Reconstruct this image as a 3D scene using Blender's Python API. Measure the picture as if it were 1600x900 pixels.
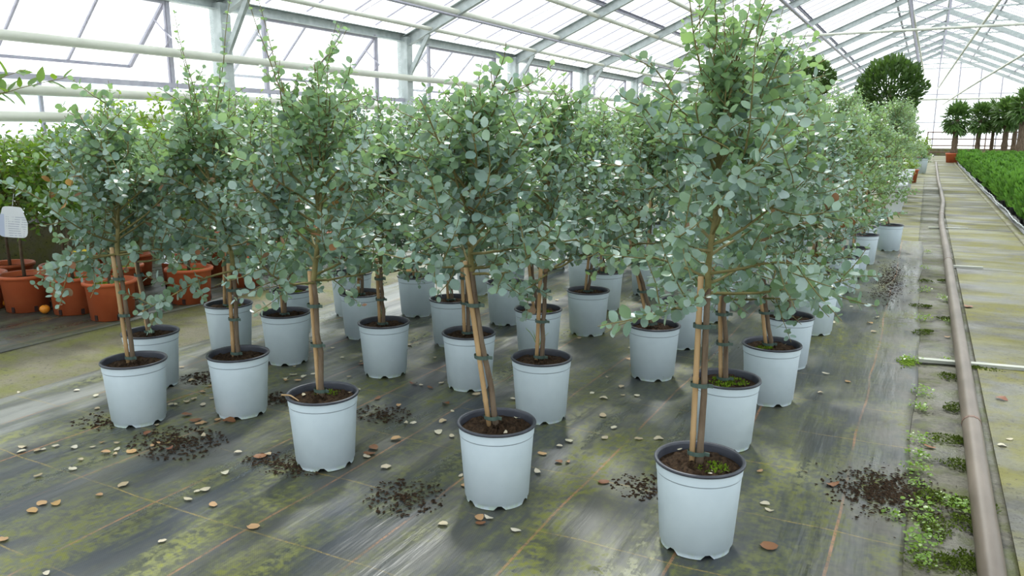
import bpy, math, random
import numpy as np

# ------------------------------------------------------------------ clear
for o in list(bpy.data.objects): bpy.data.objects.remove(o)
scn = bpy.context.scene
COL = scn.collection

# ------------------------------------------------------------------ camera
F = 1215.0; CAMH = 1.5
PITCH = math.atan(242 / F); YAW = math.atan(650 / math.hypot(F, 242))
cd = bpy.data.cameras.new('camera'); cd.sensor_width = 36.0; cd.lens = 36.0 * F / 1600.0
cd.clip_start = 0.05; cd.clip_end = 400
cam = bpy.data.objects.new('camera', cd); COL.objects.link(cam)
cam.location = (0, 0, CAMH); cam.rotation_euler = (math.pi / 2 - PITCH, 0, YAW)
scn.camera = cam

# ------------------------------------------------------------------ world: bright even overcast
w = bpy.data.worlds.new('overcast_sky'); scn.world = w; w.use_nodes = True
bg = w.node_tree.nodes['Background']
bg.inputs[0].default_value = (0.95, 0.98, 1.0, 1); bg.inputs[1].default_value = 2.15

# weak sun veiled by the clouds
sd = bpy.data.lights.new('veiled_sun', 'SUN'); sd.energy = 4.6; sd.angle = math.radians(7); sd.color = (1, 0.97, 0.92)
sun = bpy.data.objects.new('veiled_sun', sd); COL.objects.link(sun)
sun.rotation_euler = (math.radians(-38), math.radians(-20), 0)

# ------------------------------------------------------------------ exposure
vs = scn.view_settings
vs.view_transform = 'Standard'; vs.look = 'None'; vs.gamma = 1.0; vs.exposure = 0.14
try: vs.use_curve_mapping = False
except Exception: pass

# ================================================================== helpers
rnd = random.Random(11)
nrg = np.random.default_rng(5)
fw = np.array([-math.sin(YAW) * math.cos(PITCH), math.cos(YAW) * math.cos(PITCH), -math.sin(PITCH)])
rt = np.array([math.cos(YAW), math.sin(YAW), 0.0]); up = np.cross(rt, fw)
CP = np.array([0, 0, CAMH])
def ray(px, py): return fw + rt * (px - 800) / F - up * (py - 450) / F
def at_z(px, py, z=0.0):
    d = ray(px, py); return CP + d * ((z - CAMH) / d[2])
def at_depth(px, py, dep): return CP + ray(px, py) * dep
def depth(P): return float((np.array(P) - CP) @ fw)

def tag(o, label=None, cat=None, group=None, kind=None):
    if label: o['label'] = label
    if cat: o['category'] = cat
    if group: o['group'] = group
    if kind: o['kind'] = kind
    return o
def empty(name, loc=(0, 0, 0), rz=0.0, parent=None):
    o = bpy.data.objects.new(name, None); COL.objects.link(o)
    o.location = tuple(float(v) for v in loc); o.rotation_euler = (0, 0, rz)
    o.empty_display_size = 0.05
    if parent: o.parent = parent
    return o
def link(name, me, parent=None, loc=None, rot=None, scale=None):
    o = bpy.data.objects.new(name, me); COL.objects.link(o)
    if parent: o.parent = parent
    if loc is not None: o.location = tuple(float(v) for v in loc)
    if rot is not None: o.rotation_euler = rot
    if scale is not None: o.scale = scale if hasattr(scale, '__len__') else (scale,) * 3
    return o
_ones = ('first', 'second', 'third', 'fourth', 'fifth', 'sixth', 'seventh', 'eighth', 'ninth', 'tenth', 'eleventh', 'twelfth', 'thirteenth', 'fourteenth', 'fifteenth', 'sixteenth', 'seventeenth', 'eighteenth', 'nineteenth')
def ordinal(n):
    if n < 20: return _ones[n - 1]
    t = n // 10 - 2; tens = ('twenty', 'thirty', 'forty', 'fifty', 'sixty', 'seventy', 'eighty', 'ninety')
    return (tens[t][:-1] + 'ieth') if n % 10 == 0 else tens[t] + '-' + _ones[n % 10 - 1]
def nrm(v):
    v = np.array(v, float); return v / (np.linalg.norm(v) + 1e-12)

class MB:
    """collects polygons; build() makes one mesh object"""
    def __init__(self): self.v = []; self.f = []; self.m = []; self.mi = 0
    def add(self, vs, fs):
        b = len(self.v); self.v.extend([tuple(map(float, p)) for p in vs])
        for f in fs: self.f.append(tuple(b + i for i in f)); self.m.append(self.mi)
    def box(self, c, s, ax=None):
        c = np.array(c, float); h = np.array(s, float) / 2
        A = np.eye(3) if ax is None else np.array(ax, float)
        P = [c + A[0] * (i * h[0]) + A[1] * (j * h[1]) + A[2] * (k * h[2]) for i in (-1, 1) for j in (-1, 1) for k in (-1, 1)]
        self.add(P, [(0, 1, 3, 2), (4, 6, 7, 5), (0, 4, 5, 1), (2, 3, 7, 6), (0, 2, 6, 4), (1, 5, 7, 3)])
        return self
    def beam(self, p0, p1, wd, ht, upv=(0, 0, 1)):
        p0 = np.array(p0, float); p1 = np.array(p1, float); a = nrm(p1 - p0)
        s = np.cross(a, upv)
        if np.linalg.norm(s) < 1e-6: s = np.cross(a, (1, 0, 0))
        s = nrm(s); t = np.cross(s, a)
        return self.box((p0 + p1) / 2, (np.linalg.norm(p1 - p0), wd, ht), (a, s, t))
    def channel(self, p0, p1, wd, ht, th=0.012, upv=(0, 0, 1)):
        p0 = np.array(p0, float); p1 = np.array(p1, float); a = nrm(p1 - p0)
        s = nrm(np.cross(a, upv)); t = np.cross(s, a); L = np.linalg.norm(p1 - p0); c = (p0 + p1) / 2
        A = (a, s, t)
        self.box(c - s * (wd / 2 - th / 2), (L, th, ht), A)
        self.box(c + t * (ht / 2 - th / 2) + s * th / 2, (L, wd - th, th), A)
        self.box(c - t * (ht / 2 - th / 2) + s * th / 2, (L, wd - th, th), A)
        return self
    def tube(self, pts, r, n=10, cap=True):
        pts = [np.array(p, float) for p in pts]; m = len(pts)
        rr = r if hasattr(r, '__len__') else [r] * m
        V = []; ref = np.array([0.31, 0.17, 0.93]); prev = None
        for i, p in enumerate(pts):
            a = nrm(pts[min(i + 1, m - 1)] - pts[max(i - 1, 0)])
            if prev is None:
                s = np.cross(a, ref)
                if np.linalg.norm(s) < 1e-3: s = np.cross(a, (1, 0, 0))
            else: s = prev - a * (prev @ a)
            s = nrm(s); prev = s; t = np.cross(a, s)
            for k in range(n):
                q = 2 * math.pi * k / n; V.append(p + (s * math.cos(q) + t * math.sin(q)) * rr[i])
        Fs = [(i * n + k, i * n + (k + 1) % n, (i + 1) * n + (k + 1) % n, (i + 1) * n + k) for i in range(m - 1) for k in range(n)]
        if cap: Fs += [tuple(reversed(range(n))), tuple(range((m - 1) * n, m * n))]
        self.add(V, Fs); return self
    def lathe(self, prof, n=40, c=(0, 0, 0), capb=False, capt=False, zf=None):
        V = []; m = len(prof)
        for j, (r, z) in enumerate(prof):
            for k in range(n):
                q = 2 * math.pi * k / n; zz = z if zf is None else zf(j, k, z)
                V.append((c[0] + r * math.cos(q), c[1] + r * math.sin(q), c[2] + zz))
        Fs = [(i * n + k, i * n + (k + 1) % n, (i + 1) * n + (k + 1) % n, (i + 1) * n + k) for i in range(m - 1) for k in range(n)]
        if capb: Fs.append(tuple(reversed(range(n))))
        if capt: Fs.append(tuple(range((m - 1) * n, m * n)))
        self.add(V, Fs); return self
    def mesh(self, name, mats, smooth=False):
        me = bpy.data.meshes.new(name); me.from_pydata(self.v, [], self.f); me.update()
        for mm in (mats if isinstance(mats, (list, tuple)) else [mats]): me.materials.append(mm)
        if any(self.m): me.polygons.foreach_set('material_index', self.m)
        if smooth: me.polygons.foreach_set('use_smooth', [True] * len(me.polygons))
        return me
    def build(self, name, mats, parent=None, loc=None, smooth=False, **k):
        return link(name, self.mesh(name, mats, smooth), parent, loc, **k)

def fast_mesh(name, V, tris, mats, midx=None, smooth=True):
    """V (n,3) array, tris (m,3) int array"""
    me = bpy.data.meshes.new(name); V = np.ascontiguousarray(V, np.float32); T = np.ascontiguousarray(tris, np.int32)
    me.vertices.add(len(V)); me.vertices.foreach_set('co', V.ravel())
    me.loops.add(T.size); me.loops.foreach_set('vertex_index', T.ravel())
    me.polygons.add(len(T)); me.polygons.foreach_set('loop_start', np.arange(0, T.size, 3, dtype=np.int32))
    for mm in (mats if isinstance(mats, (list, tuple)) else [mats]): me.materials.append(mm)
    if midx is not None: me.polygons.foreach_set('material_index', np.ascontiguousarray(midx, np.int32))
    if smooth: me.polygons.foreach_set('use_smooth', np.ones(len(T), bool))
    me.update(calc_edges=True); return me

# ------------------------------------------------------------------ materials
class NT:
    def __init__(self, name):
        self.m = bpy.data.materials.new(name); self.m.use_nodes = True; self.t = self.m.node_tree
        self.t.nodes.clear(); self.out = self.n('ShaderNodeOutputMaterial')
    def n(self, typ, **kw):
        nd = self.t.nodes.new(typ)
        for k, v in kw.items(): setattr(nd, k, v)
        return nd
    def set(self, sock, v):
        if hasattr(v, 'is_output') or isinstance(v, bpy.types.NodeSocket): self.t.links.new(v, sock)
        elif v is not None:
            if isinstance(v, (tuple, list)) and len(v) == 3 and sock.type == 'RGBA': v = (*v, 1)
            sock.default_value = v
    def coord(self, kind='Object'): return self.n('ShaderNodeTexCoord').outputs[kind]
    def pos(self): return self.n('ShaderNodeNewGeometry').outputs['Position']
    def mapping(self, vec, scale=(1, 1, 1), loc=(0, 0, 0)):
        m = self.n('ShaderNodeMapping'); self.set(m.inputs['Vector'], vec); m.inputs['Scale'].default_value = scale; m.inputs['Location'].default_value = loc
        return m.outputs[0]
    def noise(self, vec, scale, detail=3.0, rough=0.55, dist=0.0):
        n = self.n('ShaderNodeTexNoise'); self.set(n.inputs['Vector'], vec)
        n.inputs['Scale'].default_value = scale; n.inputs['Detail'].default_value = detail; n.inputs['Roughness'].default_value = rough
        n.inputs['Distortion'].default_value = dist
        return n.outputs['Fac']
    def ramp(self, fac, stops):
        r = self.n('ShaderNodeValToRGB'); self.set(r.inputs[0], fac); e = r.color_ramp.elements
        while len(e) < len(stops): e.new(0.5)
        for i, (p, c) in enumerate(stops):
            e[i].position = p
            if not hasattr(c, '__len__'): c = (c, c, c)
            e[i].color = (*c, 1)
        return r.outputs[0]
    def mix(self, fac, a, b, mode='MIX'):
        m = self.n('ShaderNodeMix', data_type='RGBA', blend_type=mode)
        self.set(m.inputs[0], fac); self.set(m.inputs[6], a); self.set(m.inputs[7], b); return m.outputs[2]
    def math(self, op, a, b=None, c=None):
        m = self.n('ShaderNodeMath', operation=op); self.set(m.inputs[0], a)
        if b is not None: self.set(m.inputs[1], b)
        if c is not None: self.set(m.inputs[2], c)
        return m.outputs[0]
    def sep(self, vec):
        s = self.n('ShaderNodeSeparateXYZ'); self.set(s.inputs[0], vec); return s.outputs
    def bump(self, h, strength=0.3, dist=0.01):
        b = self.n('ShaderNodeBump'); self.set(b.inputs['Height'], h); b.inputs['Strength'].default_value = strength; b.inputs['Distance'].default_value = dist
        return b.outputs[0]
    def bsdf(self, color, rough=0.6, metal=0.0, spec=0.5, normal=None):
        p = self.n('ShaderNodeBsdfPrincipled'); self.set(p.inputs['Base Color'], color); self.set(p.inputs['Roughness'], rough)
        self.set(p.inputs['Metallic'], metal); p.inputs['Specular IOR Level'].default_value = spec
        if normal is not None: self.set(p.inputs['Normal'], normal)
        return p.outputs[0]
    def done(self, sh):
        self.t.links.new(sh, self.out.inputs[0]); return self.m

def simple(name, c1, c2, scale=8.0, rough=0.6, metal=0.0, spec=0.4, bump=0.0, stretch=(1, 1, 1)):
    t = NT(name); v = t.mapping(t.coord(), stretch); f = t.noise(v, scale, 4)
    c = t.ramp(f, [(0.3, c1), (0.7, c2)])
    nm = t.bump(f, bump, 0.02) if bump else None
    return t.done(t.bsdf(c, rough, metal, spec, nm))

def leaf_mat(name, cols, trans, tf=0.3, gloss=0.25, rough=0.45):
    t = NT(name)
    g = t.n('ShaderNodeNewGeometry'); oi = t.n('ShaderNodeObjectInfo')
    r = t.math('FRACT', t.math('ADD', g.outputs['Random Per Island'], t.math('MULTIPLY', oi.outputs['Random'], 7.31)))
    n = len(cols); c = t.ramp(r, [(i / (n - 1), cc) for i, cc in enumerate(cols)])
    tr = t.n('ShaderNodeBsdfTranslucent'); t.set(tr.inputs[0], t.mix(0.35, trans, c))
    pb = t.bsdf(c, rough, 0.0, gloss)
    ms = t.n('ShaderNodeMixShader'); ms.inputs[0].default_value = tf
    t.t.links.new(pb, ms.inputs[1]); t.t.links.new(tr.outputs[0], ms.inputs[2])
    return t.done(ms.outputs[0])

M = {}
M['euc'] = leaf_mat('silver_blue_leaf', [(.13, .21, .165), (.205, .305, .28), (.16, .25, .21), (.275, .375, .36), (.15, .25, .13), (.32, .41, .405), (.11, .19, .10)], (.26, .42, .07), .24, .45, .36)
M['euc_young_backlit'] = leaf_mat('young_backlit_leaf', [(.15, .26, .14), (.22, .33, .23), (.18, .30, .13), (.26, .37, .30)], (.36, .54, .14), .42, .35, .42)  # young shoot green, with the backlight on crown tops painted in as well
M['euc_far'] = leaf_mat('grey_green_leaf', [(.15, .25, .15), (.22, .33, .22), (.18, .29, .14), (.26, .36, .28)], (.36, .54, .10), .36, .4, .42)
M['citrus'] = leaf_mat('glossy_citrus_leaf', [(.045, .10, .022), (.08, .17, .03), (.07, .14, .03), (.15, .27, .04)], (.36, .58, .04), .36, .5, .3)
M['lime'] = leaf_mat('bright_lime_leaf', [(.14, .26, .035), (.20, .34, .05), (.11, .22, .03), (.25, .38, .07)], (.48, .65, .06), .42, .4, .35)
M['bay'] = leaf_mat('dark_bay_leaf', [(.03, .07, .02), (.05, .10, .025), (.08, .14, .04)], (.15, .28, .03), .22, .4, .35)
M['palm'] = leaf_mat('palm_frond_green', [(.055, .12, .03), (.09, .18, .045), (.12, .22, .06)], (.18, .30, .05), .25, .35, .4)
M['thuja'] = leaf_mat('bright_conifer_green', [(.055, .15, .025), (.08, .20, .032), (.11, .25, .045), (.045, .12, .022)], (.20, .42, .05), .3, .2, .5)
M['dryleaf'] = leaf_mat('dry_cream_leaf', [(.46, .40, .28), (.58, .54, .42), (.40, .31, .19), (.62, .58, .48)], (.4, .32, .2), .1, .3, .55)
M['brownleaf'] = leaf_mat('dry_brown_leaf', [(.16, .07, .03), (.24, .11, .05), (.20, .08, .05)], (.2, .08, .03), .1, .3, .5)
M['ochreleaf'] = leaf_mat('dry_ochre_leaf', [(.42, .26, .09), (.48, .30, .16), (.40, .24, .12)], (.4, .25, .1), .1, .3, .5)
M['wilted'] = leaf_mat('wilted_leaf', [(.20, .12, .07), (.26, .17, .11), (.22, .10, .05), (.28, .16, .04)], (.25, .13, .04), .15, .2, .6)
M['bark'] = simple('grey_brown_bark', (.07, .045, .03), (.20, .15, .105), 22, .8, spec=.2, bump=.5, stretch=(1, 1, .25))
M['twig'] = simple('olive_twig', (.11, .10, .035), (.22, .185, .075), 18, .7, spec=.25)
M['stake'] = simple('tan_bamboo', (.34, .21, .10), (.50, .34, .18), 14, .55, spec=.3, stretch=(1, 1, .15))
M['tie'] = simple('dark_green_tie', (.045, .075, .065), (.08, .12, .10), 30, .5)
M['pot'] = None
def pot_material():
    t = NT('silver_blue_plastic'); v = t.coord('Object'); oi = t.n('ShaderNodeObjectInfo')
    off = t.n('ShaderNodeVectorMath', operation='ADD'); t.set(off.inputs[0], v); t.set(off.inputs[1], oi.outputs['Location'])
    f = t.noise(off.outputs[0], 9, 4)
    c = t.ramp(f, [(.3, (.545, .635, .705)), (.7, (.595, .685, .755))])
    sp = t.ramp(t.noise(off.outputs[0], 120, 2, .5), [(.755, 0.0), (.80, 1.0)])
    zz = t.sep(v)[2]
    low = t.math('MULTIPLY', sp, t.math('SUBTRACT', 1.0, t.math('MULTIPLY', zz, 2.4)))
    c = t.mix(t.math('MULTIPLY', low, .8), c, (.10, .09, .07))
    gm = t.ramp(zz, [(.0, 1.0), (.03, .0)])
    c = t.mix(t.math('MULTIPLY', gm, t.ramp(t.noise(off.outputs[0], 30, 3), [(.45, 0.0), (.6, .7)])), c, (.44, .56, .38))
    return t.done(t.bsdf(c, .5, 0, .35))
M['pot'] = pot_material()
M['groove'] = simple('pot_groove_grey', (.26, .31, .36), (.30, .36, .42), 10, .6)
M['rim'] = simple('dark_slate_plastic', (.032, .035, .048), (.055, .06, .078), 12, .4, spec=.4)
M['soil'] = simple('dark_compost', (.010, .006, .004), (.055, .034, .020), 55, .95, spec=.1, bump=.8)
M['moss'] = leaf_mat('bright_moss', [(.05, .10, .006), (.10, .17, .012), (.15, .24, .02), (.09, .13, .012)], (.2, .34, .02), .2, .1, .8)
M['moss_dark'] = leaf_mat('olive_moss', [(.04, .06, .008), (.07, .10, .012), (.09, .13, .02)], (.1, .16, .02), .15, .1, .8)
M['mosstop'] = simple('mossy_topsoil', (.06, .10, .01), (.17, .26, .03), 40, .95, spec=.1, bump=.8)
M['terra'] = simple('terracotta_plastic', (.40, .085, .028), (.48, .115, .042), 5, .5, spec=.35)
M['terra_in'] = simple('dark_hole', (.02, .008, .006), (.03, .01, .008), 5, .9)
M['whitepot'] = simple('white_planter_plastic', (.66, .70, .74), (.72, .76, .79), 5, .5)
M['black'] = simple('black_plastic', (.012, .012, .014), (.022, .022, .026), 8, .35, spec=.5)
M['orange'] = simple('orange_peel', (.62, .20, .015), (.68, .26, .02), 60, .45, spec=.4, bump=.25)
M['yellow'] = simple('green_yellow_peel', (.32, .30, .02), (.50, .40, .02), 4, .45, spec=.4)
M['steel'] = simple('galvanised_steel', (.34, .38, .38), (.48, .52, .52), 9, .5, .35, .4)
M['bar'] = simple('grey_glazing_bar', (.33, .32, .39), (.42, .41, .48), 9, .5, .2)
M['pipepaint'] = simple('cream_painted_pipe', (.52, .53, .46), (.66, .67, .60), 6, .5, stretch=(1, .3, 1))
M['floorpipe'] = simple('worn_grey_pipe', (.085, .066, .05), (.155, .125, .10), 9, .42, .0, .4, stretch=(1, .3, 1))
M['wood'] = simple('weathered_wood', (.30, .31, .27), (.44, .45, .40), 10, .7, stretch=(.2, 1, 1))
M['rail'] = simple('rusty_brown_rail', (.12, .07, .05), (.20, .12, .09), 9, .6)

def glass_mat(name, dirt, tint):
    t = NT(name); v = t.pos(); f = t.noise(v, 1.4, 4)
    tr = t.n('ShaderNodeBsdfTransparent'); tr.inputs[0].default_value = (*tint, 1)
    tl = t.n('ShaderNodeBsdfTranslucent'); tl.inputs[0].default_value = (.9, .94, .95, 1)
    gl = t.n('ShaderNodeBsdfGlossy'); gl.inputs['Roughness'].default_value = .05
    m1 = t.n('ShaderNodeMixShader'); t.set(m1.inputs[0], t.ramp(f, [(.3, dirt * .6), (.7, dirt * 1.4)])); t.t.links.new(tr.outputs[0], m1.inputs[1]); t.t.links.new(tl.outputs[0], m1.inputs[2])
    m2 = t.n('ShaderNodeMixShader'); m2.inputs[0].default_value = .04; t.t.links.new(m1.outputs[0], m2.inputs[1]); t.t.links.new(gl.outputs[0], m2.inputs[2])
    return t.done(m2.outputs[0])
M['glass'] = glass_mat('clear_glass', .06, (.96, .98, .98))
M['milky'] = glass_mat('milky_glass', .35, (.90, .97, .99))

def mat_ground_cover(name, base, algae_amt, lines=True, x0=-.18, dx=.5, y0=1.97, dy=.515):
    t = NT(name); P = t.pos(); s = t.sep(P)
    st = t.mapping(P, (1, .28, 1)); st2 = t.mapping(P, (1, .12, 1))
    n1 = t.noise(st, 2.2, 5, .6, .3); n2 = t.noise(P, 26, 4, .7); n3 = t.noise(st2, 9, 4, .6); n4 = t.noise(P, 1.1, 3)
    c = t.ramp(n3, [(.3, tuple(b * .8 for b in base)), (.7, tuple(b * 1.35 for b in base))])
    c = t.mix(t.ramp(n1, [(.42, 0.0), (.64, .62)]), c, (.088, .087, .066))          # dried silt
    al = t.math('MULTIPLY', t.ramp(t.noise(st, 3.7, 6, .65, .4), [(.41, 0.0), (.57, 1.0)]), t.ramp(n2, [(.40, 0.15), (.58, 1.0)]))
    al = t.math('MULTIPLY', al, t.ramp(n4, [(.35, .35), (.60, 1.0)]))
    c = t.mix(t.math('MULTIPLY', al, algae_amt), c, t.mix(n2, (.12, .13, .02), (.25, .265, .04)))
    spots = t.ramp(t.noise(P, 7.5, 2, .4), [(.70, 0.0), (.74, .55)])
    c = t.mix(spots, c, (.035, .037, .04))
    if lines and y0 > 1.9:
        sv = t.math('MULTIPLY', t.ramp(t.math('MULTIPLY', s[0], -.2), [(.74, 0.0), (.80, 1.0)]), t.ramp(t.noise(st2, 6, 4), [(.40, .15), (.60, 1.0)]))
        c = t.mix(sv, c, (.20, .205, .19))
        si = t.math('MULTIPLY', t.ramp(t.math('ADD', t.math('MULTIPLY', s[0], .5), .5), [(.36, 0.0), (.47, 1.0)]), t.ramp(t.noise(P, 5, 5, .7), [(.42, 0.0), (.58, 1.0)]))
        c = t.mix(si, c, t.mix(n2, (.03, .026, .02), (.16, .15, .125)))
    if lines:
        wob = t.math('MULTIPLY', t.math('SUBTRACT', t.noise(P, .9, 2), .5), .07)
        def line(co, o, d, wd):
            f = t.math('FRACT', t.math('ADD', t.math('DIVIDE', t.math('SUBTRACT', t.math('ADD', co, wob), o), d), 100.5))
            a = t.math('ABSOLUTE', t.math('SUBTRACT', f, .5))
            return t.math('LESS_THAN', a, wd / d / 2)
        tw = t.ramp(t.noise(P, 90, 1), [(.35, .35), (.55, 1.0)])
        fade = t.ramp(t.noise(P, 2.3, 4), [(.38, .05), (.62, .85)])
        c = t.mix(t.math('MULTIPLY', t.math('MULTIPLY', line(s[0], x0, dx, .011), tw), fade), c, (.38, .18, .085))
        c = t.mix(t.math('MULTIPLY', t.math('MULTIPLY', line(s[1], y0, dy, .008), tw), fade), c, (.30, .22, .06))
    weave = t.n('ShaderNodeTexChecker'); t.set(weave.inputs['Vector'], P); weave.inputs['Scale'].default_value = 210
    c = t.mix(.22, c, t.mix(weave.outputs['Fac'], (.0, .0, .0), c), 'MIX')
    h = t.math('ADD', t.math('MULTIPLY', n3, 1.0), t.math('MULTIPLY', t.noise(t.mapping(P, (1, .10, 1)), 3.5, 3), 2.0))
    nm = t.bump(h, .55, .014)
    ro = t.ramp(t.noise(st2, 5, 4), [(.35, .23), (.65, .58)])
    ro = t.math('MAXIMUM', ro, t.math('MULTIPLY', al, .85))
    return t.done(t.bsdf(c, ro, 0, .5, nm))
M['cover'] = mat_ground_cover('woven_ground_cover', (.037, .044, .052), .80)
M['cover_left'] = mat_ground_cover('woven_cover_dark', (.035, .038, .042), .35, True, -5.75, .5, 1.2, 2.0)
M['cover_bed'] = mat_ground_cover('woven_cover_bed', (.03, .03, .034), .1, False)

def concrete_mat(name, c1, c2, moss, mossamt, bands=0.0, sc=1.0, dark=.35):
    t = NT(name); P = t.pos(); s = t.sep(P)
    f = t.noise(P, 3 * sc, 6, .65); g = t.noise(P, 45, 4, .7)
    c = t.mix(g, c1, c2)
    c = t.mix(t.ramp(t.noise(P, 1.6 * sc, 5, .7, .5), [(.5, 0.0), (.62, dark)]), c, tuple(v * .35 for v in c1))
    bm = t.ramp(t.noise(t.mapping(P, (.35, 1.5, 1)), 1.1, 4, .6, .3), [(.38, 0.0), (.54, 1.0)])
    mm = t.math('MULTIPLY', t.ramp(f, [(.34, 0.0), (.52, 1.0)]), bm) if bands else t.ramp(f, [(.44, 0.0), (.60, 1.0)])
    c = t.mix(t.math('MULTIPLY', mm, mossamt), c, t.mix(g, tuple(v * .8 for v in moss), tuple(v * 1.25 for v in moss)))
    sp = t.ramp(t.noise(P, 38, 3, .7), [(.60, 0.0), (.66, .75)])
    c = t.mix(sp, c, (.03, .028, .022))
    wet = t.ramp(t.noise(t.mapping(P, (.5, 1.2, 1)), 1.3, 4), [(.45, .80), (.62, .33)])
    return t.done(t.bsdf(c, wet, 0, .35, t.bump(t.math('ADD', g, f), .5, .012)))
M['path'] = concrete_mat('mossy_concrete_path', (.042, .042, .036), (.165, .165, .152), (.125, .118, .016), .9, 1.0)
M['strip'] = concrete_mat('mossy_concrete_strip', (.11, .10, .065), (.18, .165, .11), (.125, .13, .03), .9, 0.0)
M['gap'] = concrete_mat('dirty_gutter', (.03, .027, .02), (.17, .16, .125), (.06, .07, .014), .85, 0.0, 2.2, .85)
M['farfloor'] = concrete_mat('far_mossy_floor', (.046, .046, .038), (.165, .165, .145), (.12, .116, .018), .9, 1.0)
M['gravel'] = simple('pale_gravel', (.55, .55, .52), (.70, .70, .68), 30, .9)

# ================================================================== setting
WX = -8.1; RXR = 8.7; RIDX = .3; EAVE = 3.16; SL = .43; RIDZ = EAVE + SL * (RIDX - WX)
YB, YE = -8.63, 59.7
BAY = 4.02; COLY = [7.45 + BAY * k for k in range(-4, 14)]

def sheet(name, x0, x1, y0, y1, z, mt, nx, ny, amp=0.0, edge=None, thick=.004, parent=None):
    """a slab of cloth or concrete with a slightly uneven top and a skirt down to z-thick"""
    xs = np.linspace(0, 1, nx); ys = np.linspace(y0, y1, ny); V = []; Fs = []
    g = np.random.default_rng(int(abs(x0 * 100) + 3)); ph = g.uniform(0, 6.28, 12)
    for j, yy in enumerate(ys):
        a = x0 + (edge[0](yy) if edge else 0); b = x1 + (edge[1](yy) if edge else 0)
        for i, u in enumerate(xs):
            x = a + (b - a) * u
            d = amp * (math.sin(x * 9 + ph[0] + .6 * math.sin(yy * .8)) * .5 + .5) * (math.sin(yy * .55 + ph[1] + x * 2) * .5 + .5)
            d += amp * .5 * (math.sin(x * 23 + ph[2] + .5 * math.sin(yy * 1.3 + ph[3])) * .5 + .5)
            V.append((x, yy, z + d))
    for j in range(ny - 1):
        for i in range(nx - 1):
            q = j * nx + i; Fs.append((q, q + 1, q + nx + 1, q + nx))
    ring = [i for i in range(nx)] + [j * nx + nx - 1 for j in range(1, ny)] + [(ny - 1) * nx + i for i in range(nx - 2, -1, -1)] + [j * nx for j in range(ny - 2, 0, -1)]
    b0 = len(V)
    for q in ring: V.append((V[q][0], V[q][1], z - thick))
    k = len(ring)
    for q in range(k): Fs.append((ring[q], b0 + q, b0 + (q + 1) % k, ring[(q + 1) % k]))
    m = MB(); m.add(V, Fs)
    return m.build(name, mt, parent, smooth=True)

# ground outside and the concrete floor
g0 = MB(); g0.box((0, 30, -.10), (160, 200, .08)); tag(g0.build('ground', M['gravel']), kind='structure')
fl = MB(); fl.box(((WX + RXR) / 2, (YB + YE) / 2, -.035), (RXR - WX, YE - YB, .05)); tag(fl.build('floor', M['farfloor']), kind='structure')
sheet_strip = sheet('floor_strip', -5.62, -4.40, -2, 14, -.006, M['strip'], 8, 40, .002); tag(sheet_strip, kind='structure')
gp = sheet('floor_gutter', .02, .44, -1.5, 30, -.006, M['gap'], 8, 120, .006); tag(gp, kind='structure')
pth = empty('floor_path', (.85, 0, 0)); tag(pth, kind='structure')
JOINTS = [-2.7 + 4.22 * k for k in range(0, 14)]
for a, b in zip(JOINTS[:-1], JOINTS[1:]):
    s_ = MB(); s_.box((0, (a + b) / 2, -.001), (.86, b - a - .018, .022)); s_.build('path_slab', M['path'], pth)
kb = sheet('floor_kerb', 1.285, 1.40, 4, 50, .018, M['strip'], 3, 100, .01, thick=.03); tag(kb, kind='structure')

mat_l = sheet('ground_cover_mat', -8.05, -5.58, -2, 16, .0, M['cover_left'], 20, 60, .006, (lambda y: 0, lambda y: .03 * math.sin(y * 1.1)))
tag(mat_l, 'black woven ground cover under the terracotta pots along the glass wall', 'ground mat')
mat_m = sheet('ground_cover_mat', -4.55, .072, -1.6, 12.3, .0, M['cover'], 90, 150, .005, (lambda y: -.05 * (y - 2.5) * .5 + .03 * math.sin(y * 1.7), lambda y: .012 * math.sin(y * 1.3) + .008 * math.sin(y * 4)))
tag(mat_m, 'algae stained woven ground cover with orange lines under the silver pots', 'ground mat')
mat_b = sheet('ground_cover_mat', 1.42, 8.6, 6, 47, .0, M['cover_bed'], 14, 50, .004)
tag(mat_b, 'black ground cover under the bed of small conifers', 'ground mat')

# ------------------------------------------------------------------ greenhouse frame
def rafter_pts(Y, side):
    return ((WX, Y, EAVE), (RIDX, Y, RIDZ)) if side < 0 else ((RXR, Y, EAVE), (RIDX, Y, RIDZ))
ceil = empty('ceiling', (RIDX, 0, RIDZ)); tag(ceil, kind='structure')
def cl(m, name, mt): 
    o = m.build(name, mt); o.parent = ceil; o.matrix_parent_inverse = ceil.matrix_basis.inverted(); return o
def under(parent):
    inv = None
    def f(m, name, mt, smooth=False):
        o = m.build(name, mt, smooth=smooth) if isinstance(m, MB) else link(name, m)
        o.parent = parent; o.location = tuple(a - b for a, b in zip(o.location, parent.location)); return o
    return f
cadd = under(ceil)
for Y in COLY:
    for sd_ in (-1, 1):
        a, b = rafter_pts(Y, sd_); m = MB(); m.channel(np.array(a) + (0, 0, -.13), np.array(b) + (0, 0, -.13), .09, .19)
        cadd(m, 'rafter', M['steel'])
    m = MB(); m.beam((RIDX - 2.3, Y, RIDZ - .13 - 2.3 * SL), (RIDX + 2.3, Y, RIDZ - .13 - 2.3 * SL), .04, .05); cadd(m, 'collar_tie', M['steel'])
    m = MB(); m.beam((RIDX, Y, RIDZ - .15), (RIDX, Y, RIDZ - .13 - 2.3 * SL), .05, .05, (1, 0, 0)); cadd(m, 'king_post', M['bar'])
    for s1 in (-1, 1):
        m = MB(); m.beam((RIDX, Y, RIDZ - .13 - 2.3 * SL), (RIDX + s1 * 1.25, Y, RIDZ - .2 - 1.25 * SL), .03, .03); cadd(m, 'brace', M['bar'])
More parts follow.
